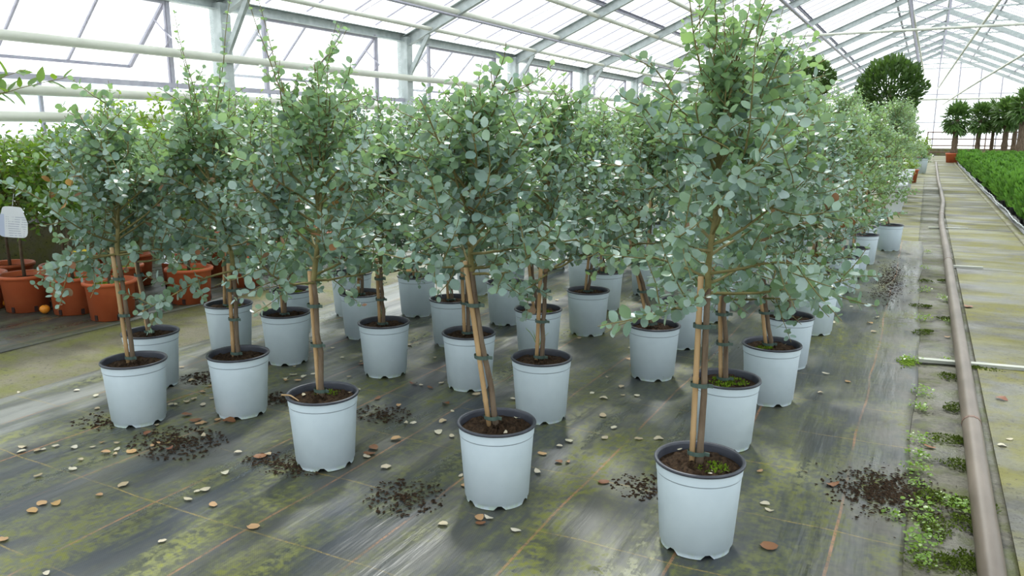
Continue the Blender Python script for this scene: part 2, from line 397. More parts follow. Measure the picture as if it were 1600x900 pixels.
m = MB(); m.beam((RIDX, YB, RIDZ - .02), (RIDX, YE, RIDZ - .02), .10, .14); cadd(m, 'ridge_beam', M['steel'])
for X in (-6.03, -3.64, -1.4, 2.0, 4.2, 6.5):
    z = EAVE + SL * ((X - WX) if X < RIDX else (RXR - X)) - .005
    m = MB(); m.channel((X, YB, z), (X, YE, z), .06, .085, .008); cadd(m, 'purlin', M['bar'])
# lattice girder under the left slope near the ridge
m = MB(); zt, zb, X = 5.75, 5.25, -.85
m.beam((X, 22, zt), (X, YE, zt), .03, .04); m.beam((X, 22, zb), (X, YE, zb), .03, .04)
yy = 22
while yy < YE - .6:
    m.beam((X, yy, zt), (X, yy + .3, zb), .016, .016); m.beam((X, yy + .3, zb), (X, yy + .6, zt), .016, .016); yy += .6
cadd(m, 'lattice_girder', M['bar'])
# glazing bars and panes
NB = 5; PW = BAY / NB
ybars = [COLY[0] + PW * k for k in range(int((YE - COLY[0]) / PW) + 1)]
Ls = math.hypot(RIDX - WX, RIDZ - EAVE); aL = math.atan2(RIDZ - EAVE, RIDX - WX)
bar_me = MB().box((0, 0, 0), (Ls, .013, .022)).mesh('glazing_bar', M['bar'])
pane_me = MB().box((0, 0, 0), (Ls, PW - .024, .005)).mesh('pane', M['glass'])
for sd_ in (-1, 1):
    cx = (WX + RIDX) / 2 if sd_ < 0 else (RXR + RIDX) / 2; cz = (EAVE + RIDZ) / 2 + .06
    rotY = -aL if sd_ < 0 else aL
    for i, yb in enumerate(ybars):
        o = link('glazing_bar', bar_me, ceil, (cx - RIDX, yb, cz - RIDZ), (0, rotY, 0))
        if i < len(ybars) - 1: link('pane', pane_me, ceil, (cx - RIDX, yb + PW / 2, cz + .012 - RIDZ), (0, rotY, 0))

def side_wall(name, X, sgn, vents):
    wl = empty(name, (X, 0, 0)); tag(wl, kind='structure'); add = under(wl)
    cm = MB(); cm.channel((0, 0, 0), (0, 0, EAVE - .05), .16, .20, .014, (1, 0, 0)); cme = cm.mesh('column', M['steel'])
    km = MB(); km.beam((.06, 0, EAVE - .72), (.50, 0, EAVE - .02), .07, .05, (0, 1, 0)); kme = km.mesh('knee_brace', M['steel'])
    for Y in COLY:
        link('column', cme, wl, (0, Y, 0)); link('knee_brace', kme, wl, (0, Y, 0), (0, 0, 0 if sgn < 0 else math.pi))
    m = MB(); m.channel((X, YB, EAVE - .06), (X, YE, EAVE - .06), .10, .14, .01); add(m, 'eave_beam', M['steel'])
    for z in (2.06, .62):
        m = MB(); m.beam((X - sgn * -.0, YB, z), (X, YE, z), .05, .06); add(m, 'wall_rail', M['bar'])
    lo = MB().beam((0, 0, 0), (0, 0, 2.05), .03, .045, (1, 0, 0)).mesh('mullion', M['bar'])
    hi = MB().beam((0, 0, 2.05), (0, 0, EAVE - .1), .022, .03, (1, 0, 0)).mesh('mullion', M['bar'])
    plo = MB().box((0, 0, 1.335), (.006, PW - .03, 1.40)).mesh('pane', M['milky'])
    phi = MB().box((0, 0, 2.58), (.005, PW - .03, .98)).mesh('pane', M['glass'])
    base = MB().box((0, 0, .31), (.08, PW, .62)).mesh('plinth_panel', M['strip'])
    for i, yb in enumerate(ybars):
        k = i % NB                      # 0 stands at a column
        if k: link('mullion', lo, wl, (sgn * .03, yb, 0))
        if i == len(ybars) - 1: break
        link('pane', plo, wl, (sgn * .03, yb + PW / 2, 0)); link('plinth_panel', base, wl, (sgn * .03, yb + PW / 2, 0))
        bay = i // NB
        if vents and 0 <= bay < len(COLY) - 1:
            if k in (1, 4): link('mullion', hi, wl, (sgn * .03, yb, 0))
            if k in (0, 4): link('pane', phi, wl, (sgn * .03, yb + PW / 2, 0))
        else:
            if k: link('mullion', hi, wl, (sgn * .03, yb, 0))
            link('pane', phi, wl, (sgn * .03, yb + PW / 2, 0))
    return wl
side_wall('wall_left', WX, -1, True)
side_wall('wall_right', RXR, 1, False)
# top hung vents, swung outwards, one per bay of the left wall
ZH = 3.02; dxs, dzs = -.71, -.71
SW = PW * 3
sash_l = MB(); 
def sash_meshes():
    f = MB(); L = math.hypot(dxs, dzs) + .0
    e = (dxs, 0, dzs)
    for y in (-SW / 2, SW / 2): f.beam((0, y, 0), (dxs, y, dzs), .045, .035, (1, 0, -1))
    f.beam((0, -SW / 2, 0), (0, SW / 2, 0), .04, .045); f.beam((dxs, -SW / 2, dzs), (dxs, SW / 2, dzs), .035, .035)
    b = MB(); b.beam((0, 0, 0), (dxs, 0, dzs), .025, .025, (1, 0, -1))
    p = MB(); a = nrm(e); s = np.array([0, 1, 0]); n_ = np.cross(a, s); p.box((dxs / 2, 0, dzs / 2), (1.0, PW - .03, .005), (a, s, n_))
    st = MB(); st.tube([(-.17, 0, -.19), (.10, 0, -.42), (-.06, 0, -.56)], .011, 6)
    ff = MB()
    for y in (-SW / 2 - .03, SW / 2 + .03): ff.beam((0, y, -.94), (0, y, .05), .05, .05, (1, 0, 0))
    return f.mesh('sash_frame', M['bar']), b.mesh('glazing_bar', M['bar']), p.mesh('pane', M['glass']), st.mesh('stay_arm', M['bar']), ff.mesh('side_post', M['bar'])
smf, smb, smp, sms, smo = sash_meshes()
nwin = 0
for bay in range(2, len(COLY) - 1):
    yc = COLY[bay] + BAY / 2
    nwin += 1
    wn = empty('window_%d' % nwin, (WX - .03, yc, ZH)); tag(wn, kind='structure')
    link('sash_frame', smf, wn); link('side_post', smo, wn)
    for y in (-PW / 2, PW / 2): link('glazing_bar', smb, wn, (0, y, 0))
    for y in (-PW, 0, PW): link('pane', smp, wn, (0, y, 0))
    for y in (-SW / 2 + .02, SW / 2 - .02): link('stay_arm', sms, wn, (.0, y, 0))
# gables
for nm, Y in (('wall_back', YE), ('wall_front', YB)):
    wl = empty(nm, (RIDX, Y, 0)); tag(wl, kind='structure'); add = under(wl)
    n = 14; xs = np.linspace(WX, RXR, n + 1)
    top = lambda x: EAVE + SL * ((x - WX) if x < RIDX else (RXR - x))
    for i in range(n):
        a, b = xs[i], xs[i + 1]
        m = MB(); m.add([(a + .02, Y, .5), (b - .02, Y, .5), (b - .02, Y, top(b)), (a + .02, Y, top(a))], [(0, 1, 2, 3)])
        m.add([(a + .02, Y + .006, .5), (b - .02, Y + .006, .5), (b - .02, Y + .006, top(b)), (a + .02, Y + .006, top(a))], [(3, 2, 1, 0)])
        add(m, 'pane', M['glass'])
        m = MB(); m.box(((a + b) / 2, Y, .25), (b - a, .08, .5)); add(m, 'plinth_panel', M['strip'])
    for i in range(n + 1):
        m = MB(); m.beam((xs[i], Y, 0), (xs[i], Y, top(xs[i])), .05, .07, (1, 0, 0)); add(m, 'post', M['bar'])
    for z in (2.2, 4.0):
        m = MB(); m.beam((WX, Y, z), (RXR, Y, z), .04, .05); add(m, 'wall_rail', M['bar'])

# ------------------------------------------------------------------ pipes
def pipe(name, pts, r, mt, label, cat='pipe', group=None, n=10):
    o = MB().tube(pts, r, n).build(name, mt, smooth=True); return tag(o, label, cat, group)
for z, lab in ((2.425, 'cream heating pipe along the glass wall, across the open vents'), (1.92, 'cream heating pipe along the glass wall just under the vents'),
               (1.66, 'cream heating pipe along the glass wall, second from below'), (1.41, 'lowest cream heating pipe along the glass wall, behind the foliage')):
    pipe('heating_pipe', [(WX + .16, YB + .2, z), (WX + .16, 25, z), (WX + .16, YE - .3, z)], .052, M['pipepaint'], lab)
for X, z, r, lab in ((-7.58, 3.22, .035, 'roof pipe nearest the left eave, under the rafters'), (-7.04, 3.45, .05, 'thick cream roof pipe with a black cable, second from the eave'),
                     (-6.16, 3.83, .045, 'cream roof pipe under the left slope, third from the eave'), (-5.10, 4.28, .045, 'cream roof pipe under the left slope, fourth from the eave')):
    pipe('roof_pipe', [(X, YB + .2, z), (X, 30, z), (X, YE - .3, z)], r, M['pipepaint'], lab)
pipe('roof_cable', [(-7.0, YB + .2, 3.375), (-7.0, YE - .4, 3.375)], .022, M['bar'], 'dark cable run hanging below the thick roof pipe')
pipe('roof_pipe', [(-3.58, YB + .2, 4.80), (-3.58, YE - .3, 4.80)], .05, M['bar'], 'dark roof pipe beside the grey purlin, over the far eucalyptus')
def droop(X, z, k): return [(X * (1 - k * max(0, (y - 18)) / 40.0), y, z - 1.9 * k * (max(0, y - 18) / 40.0) ** 1.3) for y in np.linspace(YB + 1, 56, 24)]
pipe('roof_pipe', droop(-1.06, 6.0, .5), .045, M['pipepaint'], 'sagging cream pipe left of the ridge, above the path')
pipe('roof_pipe', droop(2.1, 5.80, .9), .045, M['pipepaint'], 'sagging cream pipe right of the ridge, nearer to it')
pipe('roof_pipe', droop(4.44, 4.83, .9), .045, M['pipepaint'], 'sagging cream pipe over the palms, low on the right slope')
pipe('cross_pipe', [(WX + .3, 27.3, 4.55), (RXR - .3, 27.3, 4.55)], .04, M['pipepaint'], 'nearer cream pipe crossing the greenhouse below the roof')
pipe('cross_pipe', [(WX + .3, 56, 3.55), (RXR - .3, 56, 3.55)], .06, M['pipepaint'], 'far cream pipe crossing the greenhouse before the end wall')
for k, Y in enumerate((9.9, 13.9, 17.9)):
    pipe('tie_wire', [(WX + .2, Y, 3.25), (WX + 4.5, Y + .0, 4.9)], .006, M['bar'], 'thin tie wire under the left roof slope, %s from the camera' % ('first', 'second', 'third')[k], 'wire', n=5)
# pipe on the floor
fp = [(.318, -1.4), (.322, 1.5), (.325, 2.9), (.333, 5.0), (.335, 7), (.335, 9), (.345, 11), (.335, 13), (.33, 15), (.38, 17.5), (.425, 19), (.43, 23), (.42, 28), (.45, 35), (.50, 45)]
ys_ = [p[1] for p in fp]; fy = np.linspace(-1.4, 45, 120); fx = np.interp(fy, ys_, [p[0] for p in fp])
fx = np.convolve(np.pad(fx, 2, 'edge'), np.ones(5) / 5, 'valid')
pr = empty('floor_pipe', (.325, 0, 0)); tag(pr, 'long worn grey steel pipe lying beside the concrete path', 'pipe')
MB().tube([(x - .325, y, .048) for x, y in zip(fx, fy)], .044, 14).build('pipe_run', M['floorpipe'], pr, smooth=True)
for yj in (4.4, 10.2, 16.0):
    xj = float(np.interp(yj, fy, fx)); MB().tube([(xj - .325, yj - .012, .048), (xj - .325, yj + .012, .048)], .046, 14).build('pipe_joint', M['rail'], pr)
for k, (q0, q1) in enumerate((((1435, 566), (1600, 577)), ((1488, 418), (1535, 420)), ((1450, 357), (1512, 358)))):
    a = at_z(*q0); b = at_z(*q1); m = MB(); m.beam((a[0], a[1], .02 if k == 0 else .016), (b[0], a[1] + (b[1] - a[1]) * .6, .02 if k == 0 else .016), .05, .02)
    tag(m.build('wooden_batten', M['wood']), ('pale grey batten across the gutter under the floor pipe, nearest', 'short pale batten on the path right of the floor pipe', 'farthest pale batten across the gutter')[k], 'batten')
# far railing
rl = empty('metal_railing', (2.2, 55, 0)); tag(rl, 'rusty brown pipe railing in front of the far end wall behind the palms', 'railing')
for z in (.35, .75, 1.15, 1.55):
    MB().tube([(-2.2, 0, z), (5.5, 0, z)], .035, 6).build('rail', M['rail'], rl)
for x in np.linspace(-2.2, 5.5, 6): MB().tube([(x, 0, 0), (x, 0, 1.6)], .035, 6).build('post', M['rail'], rl)

# ================================================================== leaves and plants
def leaf_template(width=.82, cup=.06, hi=True, shape='round'):
    """leaf of length 1 along +x; returns verts, tris"""
    if not hi:
        if shape == 'round':
            o = [(0, 0), (.28, -.42), (.72, -.40), (1, 0), (.72, .40), (.28, .42)]
        else:
            o = [(0, 0), (.3, -.5), (.65, -.4), (1, 0), (.65, .4), (.3, .5)]
        V = [(x, y * width, cup * (4 * y * y) - .10 * cup) for x, y in o]
        return np.array(V), np.array([(0, 1, 5), (1, 2, 5), (2, 4, 5), (2, 3, 4)])
    if shape == 'round':
        xs = [.10, .30, .58, .84]; ws = [.26, .46, .49, .31]
    else:
        xs = [.12, .32, .58, .82]; ws = [.28, .48, .42, .20]
    V = [(0, 0, 0)]
    for x, w_ in zip(xs, ws):
        bend = -.10 * (x - .4) ** 2
        V += [(x, -w_ * width, cup + bend), (x, 0, -.02 + bend), (x, w_ * width, cup + bend)]
    V.append((1, 0, -.03)); T = [(0, 1, 2), (0, 2, 3)]
    for i in range(3):
        a = 1 + 3 * i
        for k in range(2): T += [(a + k, a + 3 + k, a + 4 + k), (a + k, a + 4 + k, a + 1 + k)]
    T += [(10, 13, 11), (11, 13, 12)]
    return np.array(V, float), np.array(T)
TPL = {('round', True): leaf_template(), ('round', False): leaf_template(hi=False), ('lance', True): leaf_template(.46, .05, True, 'lance'), ('lance', False): leaf_template(.46, .05, False, 'lance'),
       ('blade', False): leaf_template(.20, .03, False, 'lance')}

def basis(axis, normal):
    a = axis / (np.linalg.norm(axis, axis=1, keepdims=True) + 1e-9)
    n = normal - a * np.sum(normal * a, 1, keepdims=True); n /= (np.linalg.norm(n, axis=1, keepdims=True) + 1e-9)
    return a, np.cross(n, a), n
def leaves_mesh(name, pos, A, B, N, L, mats, tpl, midx=None, extra=None):
    V0, T0 = TPL[tpl]; k = len(pos); nv = len(V0)
    V = pos[:, None, :] + L[:, None, None] * (V0[None, :, 0:1] * A[:, None, :] + V0[None, :, 1:2] * B[:, None, :] + V0[None, :, 2:3] * N[:, None, :])
    T = (T0[None] + (np.arange(k) * nv)[:, None, None]).reshape(-1, 3)
    mi = None if midx is None else np.repeat(midx, len(T0))
    return fast_mesh(name, V.reshape(-1, 3), T, mats, mi)

class Twigs:
    def __init__(self, seed): self.r = np.random.default_rng(seed); self.mb = MB(); self.P = []; self.A = []; self.N = []; self.L = []; self.K = []
    def curve(self, p, d, length, n, lift, wob=.10):
        pts = [np.array(p, float)]; d = nrm(d)
        for i in range(n):
            d = nrm(d + np.array([0, 0, lift]) + self.r.normal(0, wob, 3)); pts.append(pts[-1] + d * length / n)
        return pts
    def wood(self, pts, r0, r1, n=5): self.mb.tube(pts, list(np.linspace(r0, r1, len(pts))), n, cap=False)
    def leafpairs(self, pts, spacing, t0, size0, size1, kind, pairs=True, spread=1.0, upn=.6):
        P = np.array(pts); seg = np.linalg.norm(np.diff(P, axis=0), axis=1); cum = np.concatenate([[0], np.cumsum(seg)]); tot = cum[-1]
        s = np.arange(t0 * tot, tot + 1e-6, spacing)
        if len(s) == 0: return
        s = np.minimum(s + self.r.normal(0, spacing * .15, len(s)), tot)
        pos = np.stack([np.interp(s, cum, P[:, i]) for i in range(3)], 1)
        idx = np.clip(np.searchsorted(cum, s) - 1, 0, len(seg) - 1); T = (P[idx + 1] - P[idx]) / seg[idx][:, None]
        ref = np.tile(np.array([[.21, .33, .92]]), (len(s), 1)); S = np.cross(T, ref); S /= np.linalg.norm(S, axis=1, keepdims=True); U = np.cross(S, T)
        ang = np.arange(len(s)) * (math.pi / 2 if pairs else 2.4) + self.r.uniform(0, 6.28) + self.r.normal(0, .35, len(s))
        u = s / tot; sz = (size0 + (size1 - size0) * np.clip((u - .45) / .55, 0, 1)) * self.r.uniform(.78, 1.18, len(s))
        for sg in ((1, -1) if pairs else (1,)):
            side = sg * (S * np.cos(ang)[:, None] + U * np.sin(ang)[:, None])
            ax = side * spread + T * .45 + np.array([0, 0, .10]) + self.r.normal(0, .22, side.shape)
            no = T * .45 + np.array([0, 0, upn]) + self.r.normal(0, .45, side.shape)
            self.P.append(pos + side * .004); self.A.append(ax); self.N.append(no); self.L.append(sz * self.r.uniform(.85, 1.12, len(sz))); self.K.append(np.full(len(sz), kind))
    def arrays(self):
        P = np.concatenate(self.P); A, B, N = basis(np.concatenate(self.A), np.concatenate(self.N)); return P, A, B, N, np.concatenate(self.L), np.concatenate(self.K)

def gen_euc(seed, tip, r=.38, zc=.84, ztop=1.5, nprim=24, shoots=7, smax=.75, lsize=.046, sp=.033, extra_dirs=None):
    """crown of one eucalyptus; tip = (dx, dy, z) where the clear trunk ends"""
    tw = Twigs(seed); g = tw.r; tip = np.array(tip, float)
    leader = [tip]; d = np.array([g.normal(0, .08), g.normal(0, .08), 1.0])
    leader = tw.curve(tip, d, ztop - tip[2], 7, .05, .07)
    tw.wood(leader, .013, .005, 6)
    Pl = np.array(leader)
    for i in range(nprim):
        u = (i + .5) / nprim; k = min(u ** 1.1 * (len(leader) - 1), len(leader) - 1.001); j = int(k); p = Pl[j] + (Pl[j + 1] - Pl[j]) * (k - j)
        if u < .2: p = p + np.array([0, 0, -g.uniform(0, .07)])
        az = i * 2.39996 + g.normal(0, .35); el = math.radians(-3 + 70 * u ** .9 + g.normal(0, 8))
        dr = np.array([math.cos(az) * math.cos(el), math.sin(az) * math.cos(el), math.sin(el)])
        ln = r * g.uniform(.80, 1.22) * (1.05 - .22 * u)
        pts = tw.curve(p, dr, ln, 6, .05 if u > .3 else .045, .10); tw.wood(pts, .0065, .002, 5)
        tw.leafpairs(pts, sp, .35, lsize, lsize * .7, 0)
        nt = 5 + int(g.integers(0, 3))
        for q in range(nt):
            t = .22 + .72 * (q + g.uniform(0, .8)) / nt; jj = min(int(t * 6), 5); b = pts[jj] + (pts[jj + 1] - pts[jj]) * (t * 6 - jj)
            dd = nrm(pts[jj + 1] - pts[jj]); rv = nrm(g.normal(0, 1, 3)); sd = nrm(np.cross(dd, rv))
            p2 = tw.curve(b, dd * .55 + sd * .9 + np.array([0, 0, .18]), g.uniform(.11, .25), 4, .05, .12); tw.wood(p2, .0028, .0012, 4)
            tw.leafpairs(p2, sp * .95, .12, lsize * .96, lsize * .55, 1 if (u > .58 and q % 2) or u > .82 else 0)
    for i in range(shoots):
        k = g.uniform(2.5, len(leader) - 1.01); j = int(k); p = Pl[j]
        az = g.uniform(0, 6.28); el = math.radians(g.uniform(58, 86)); dr = np.array([math.cos(az) * math.cos(el), math.sin(az) * math.cos(el), math.sin(el)])
        pts = tw.curve(p + dr * .02, dr, g.uniform(.5, 1.0) * smax, 8, .04, .07); tw.wood(pts, .0045, .0012, 4)
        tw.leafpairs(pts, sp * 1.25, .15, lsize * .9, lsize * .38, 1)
        for q in range(3):
            jj = int(g.integers(2, 6)); dd = nrm(pts[jj + 1] - pts[jj]); sd = nrm(np.cross(dd, g.normal(0, 1, 3)))
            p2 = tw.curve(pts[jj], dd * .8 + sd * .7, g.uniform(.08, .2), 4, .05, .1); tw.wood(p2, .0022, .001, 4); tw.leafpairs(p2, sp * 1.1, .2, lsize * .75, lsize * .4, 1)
    return tw

# --- shared pieces of the silver pot
PR, PH = .163, .335
def silver_pot():
    n = 48
    def zf(j, k, z): return z if j > 0 else (.0 if (k // 2) % 4 != 0 else .016)
    pr = [(.128, 0), (.130, .020), (.134, .022), (.1525, PH - .050)]
    m = MB(); m.lathe(pr, n, zf=zf); m.lathe([(.1545, PH - .047), (.1575, PH - .008)], n)
    m.lathe([(.125, .018), (.0, .018)], n)                                   # base
    body = m.mesh('pot', M['pot'], True)
    gm = MB(); gm.lathe([(.1527, PH - .0508), (.1548, PH - .0462)], n); groove = gm.mesh('groove', M['groove'], True)
    rm = MB()
    rm.lathe([(.156, PH - .012), (PR, PH - .010), (PR + .001, PH - .004), (PR - .002, PH), (.152, PH - .001), (.150, PH - .010), (.145, PH - .07)], n)
    return body, groove, rm.mesh('rim', M['rim'], True)
pot_me, groove_me, rim_me = silver_pot()
def soil_mesh(seed, R, z, amp=.017, mt=None):
    g = np.random.default_rng(seed); n = 34; rings = 10; V = [(0, 0, z + amp)]; Fs = []
    for j in range(1, rings + 1):
        for k in range(n):
            q = 2 * math.pi * k / n; rr = R * j / rings
            V.append((rr * math.cos(q), rr * math.sin(q), z + amp * (1.2 - j / rings) + g.uniform(-1, 1) * amp * .8 * (j < rings)))
    for k in range(n): Fs.append((0, 1 + k, 1 + (k + 1) % n))
    for j in range(rings - 1):
        for k in range(n):
            a = 1 + j * n; Fs.append((a + k, a + n + k, a + n + (k + 1) % n, a + (k + 1) % n))
    m = MB(); m.add(V, Fs); return m.mesh('soil', mt or M['soil'], True)
soils = [soil_mesh(40 + i, .1475, PH - .038) for i in range(4)]
def moss_mesh(seed, R, z, sx, sy, rad, mt='moss'):
    """a low cushion of tiny upright leaflets"""
    g = np.random.default_rng(seed); n = int(260 * (rad / .075)); lob = g.uniform(.35, 1, 9)
    a = g.uniform(0, 6.28, n); rr = rad * np.sqrt(g.uniform(0, 1, n)) * np.interp(a, np.linspace(0, 6.2832, 9), np.append(lob[:8], lob[0]))
    P = np.stack([sx + rr * np.cos(a), sy + rr * np.sin(a), np.full(n, z) + .010 * (1 - rr / rad)], 1); P = P[np.hypot(P[:, 0], P[:, 1]) < R - .012]; n = len(P)
    A, B, N = basis(np.array([0, 0, .7]) + g.normal(0, .6, (n, 3)), g.normal(0, 1, (n, 3)))
    return leaves_mesh('moss', P, A, B, N, g.uniform(.008, .017, n), [M[mt]], ('lance', False))
mosses = [moss_mesh(i, .146, PH - .030, .05 * math.cos(i * 2.1), .05 * math.sin(i * 2.1), .075) for i in range(4)]
moss_full = moss_mesh(77, .146, PH - .026, 0, 0, .13)
chip_m = MB()
V0, T0 = TPL[('round', True)]
lf_me = {k: fast_mesh('leaf', V0 * 1.0, T0, M[k]) for k in ('euc', 'euc_young_backlit', 'wilted')}

def stick(p0, p1, r0, r1, wob, g, n=8):
    p0 = np.array(p0, float); p1 = np.array(p1, float); k = 7
    pts = [p0 + (p1 - p0) * i / k + (g.normal(0, wob, 3) * (0 < i < k)) for i in range(k + 1)]
    return pts, list(np.linspace(r0, r1, k + 1))
def bamboo(p0, p1, r):
    p0 = np.array(p0, float); p1 = np.array(p1, float); pts = []; rr = []
    for t in (0, .18, .195, .21, .47, .485, .50, .76, .775, .79, 1.0):
        pts.append(p0 + (p1 - p0) * t); rr.append(r * (1.16 if t in (.195, .485, .775) else 1.0))
    return MB().tube(pts, rr, 9)
def tie_mesh(c, ax, r, g):
    c = np.array(c, float); m = MB(); n = 12; s = nrm(np.cross(ax, (.3, .2, .9))) if abs(ax[2]) < .9 else np.array([1, 0, 0]); t = np.cross(ax, s)
    V = []; Fs = []
    for h in (-.008, .008):
        for k in range(n):
            q = 2 * math.pi * k / n; V.append(c + np.array(ax) * h + s * math.cos(q) * r * 1.25 + t * math.sin(q) * r * .9)
    Fs = [(k, (k + 1) % n, n + (k + 1) % n, n + k) for k in range(n)]; m.add(V, Fs)
    m.beam(c + s * r * 1.2, c + s * (r * 1.2 + .018), .003, .014); return m

def trunk_set(seed, tip, stake_dir):
    g = np.random.default_rng(seed); tip = np.array(tip, float); b0 = np.array([0, 0, PH - .05])
    pts, rr = stick(b0, tip, .0125, .0105, .003, g); rr[0] = .017
    tm = MB().tube(pts, rr, 9).mesh('trunk', M['bark'], True)
    off = np.array([math.cos(stake_dir), math.sin(stake_dir), 0]) * .027
    s0 = b0 + off; s1 = tip + off * .95 + np.array([0, 0, .04])
    sm = bamboo(s0, s1, .0105).mesh('stake', M['stake'], True); ties = []
    for t in (.10, .48, .80):
        c = b0 + (tip - b0) * t + off * .5; ties.append(tie_mesh(c, nrm(tip - b0), .026, g).mesh('tie', M['tie']))
    return tm, sm, ties

leaf_no = 0
def plant_euc(loc, rz, kit, label, group, soil_i, moss, scale=1.0, singles=0, mats=None):
    """kit: dict of meshes or a Twigs"""
    global leaf_no
    t = empty('potted_eucalyptus', loc, rz); t.scale = (scale,) * 3; tag(t, label, 'tree', group)
    p = link('pot', pot_me, t, rot=(0, 0, -rz)); link('rim', rim_me, p); link('groove', groove_me, p)
    link('soil', soils[soil_i % 4], t, rot=(0, 0, soil_i * 1.3))
    if moss is not None: link('moss', moss, t)
    link('trunk', kit['trunk'], t); link('stake', kit['stake'], t)
    for x in kit['ties']: link('tie', x, t)
    link('branches', kit['wood'], t)
    if kit.get('fol'): tag(link('foliage', kit['fol'], t), kind='stuff')
    for mtx, me in kit.get('leaves', ()):
        o = bpy.data.objects.new('leaf', me); COL.objects.link(o); o.parent = t; o.matrix_basis = mtx
    return t
from mathutils import Matrix
def make_kit(seed, tip, stake_dir, hi=True, loc=None, singles=0, mats=('euc', 'euc_young_backlit'), **kw):
    tw = gen_euc(seed, tip, **kw); P, A, B, N, L, K = tw.arrays()
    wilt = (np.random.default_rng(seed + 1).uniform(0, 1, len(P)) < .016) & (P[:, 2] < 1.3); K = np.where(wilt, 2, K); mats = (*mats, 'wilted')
    kit = {}
    kit['trunk'], kit['stake'], kit['ties'] = trunk_set(seed, tip, stake_dir)
    kit['wood'] = tw.mb.mesh('branches', M['twig'], True)
    keep = np.ones(len(P), bool)
    if singles:
        dep = (P + np.array(loc) - CP) @ fw + np.random.default_rng(seed).normal(0, .10, len(P)) - L * 6
        ids = np.argsort(dep)[:singles]; keep[ids] = False; lv = []
        for i in ids:
            m = Matrix(((A[i, 0] * L[i], B[i, 0] * L[i], N[i, 0] * L[i], P[i, 0]), (A[i, 1] * L[i], B[i, 1] * L[i], N[i, 1] * L[i], P[i, 1]), (A[i, 2] * L[i], B[i, 2] * L[i], N[i, 2] * L[i], P[i, 2]), (0, 0, 0, 1)))
            lv.append((m, lf_me[mats[int(K[i])]]))
        kit['leaves'] = lv
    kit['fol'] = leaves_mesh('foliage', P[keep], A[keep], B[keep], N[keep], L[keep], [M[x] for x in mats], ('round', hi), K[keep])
    return kit

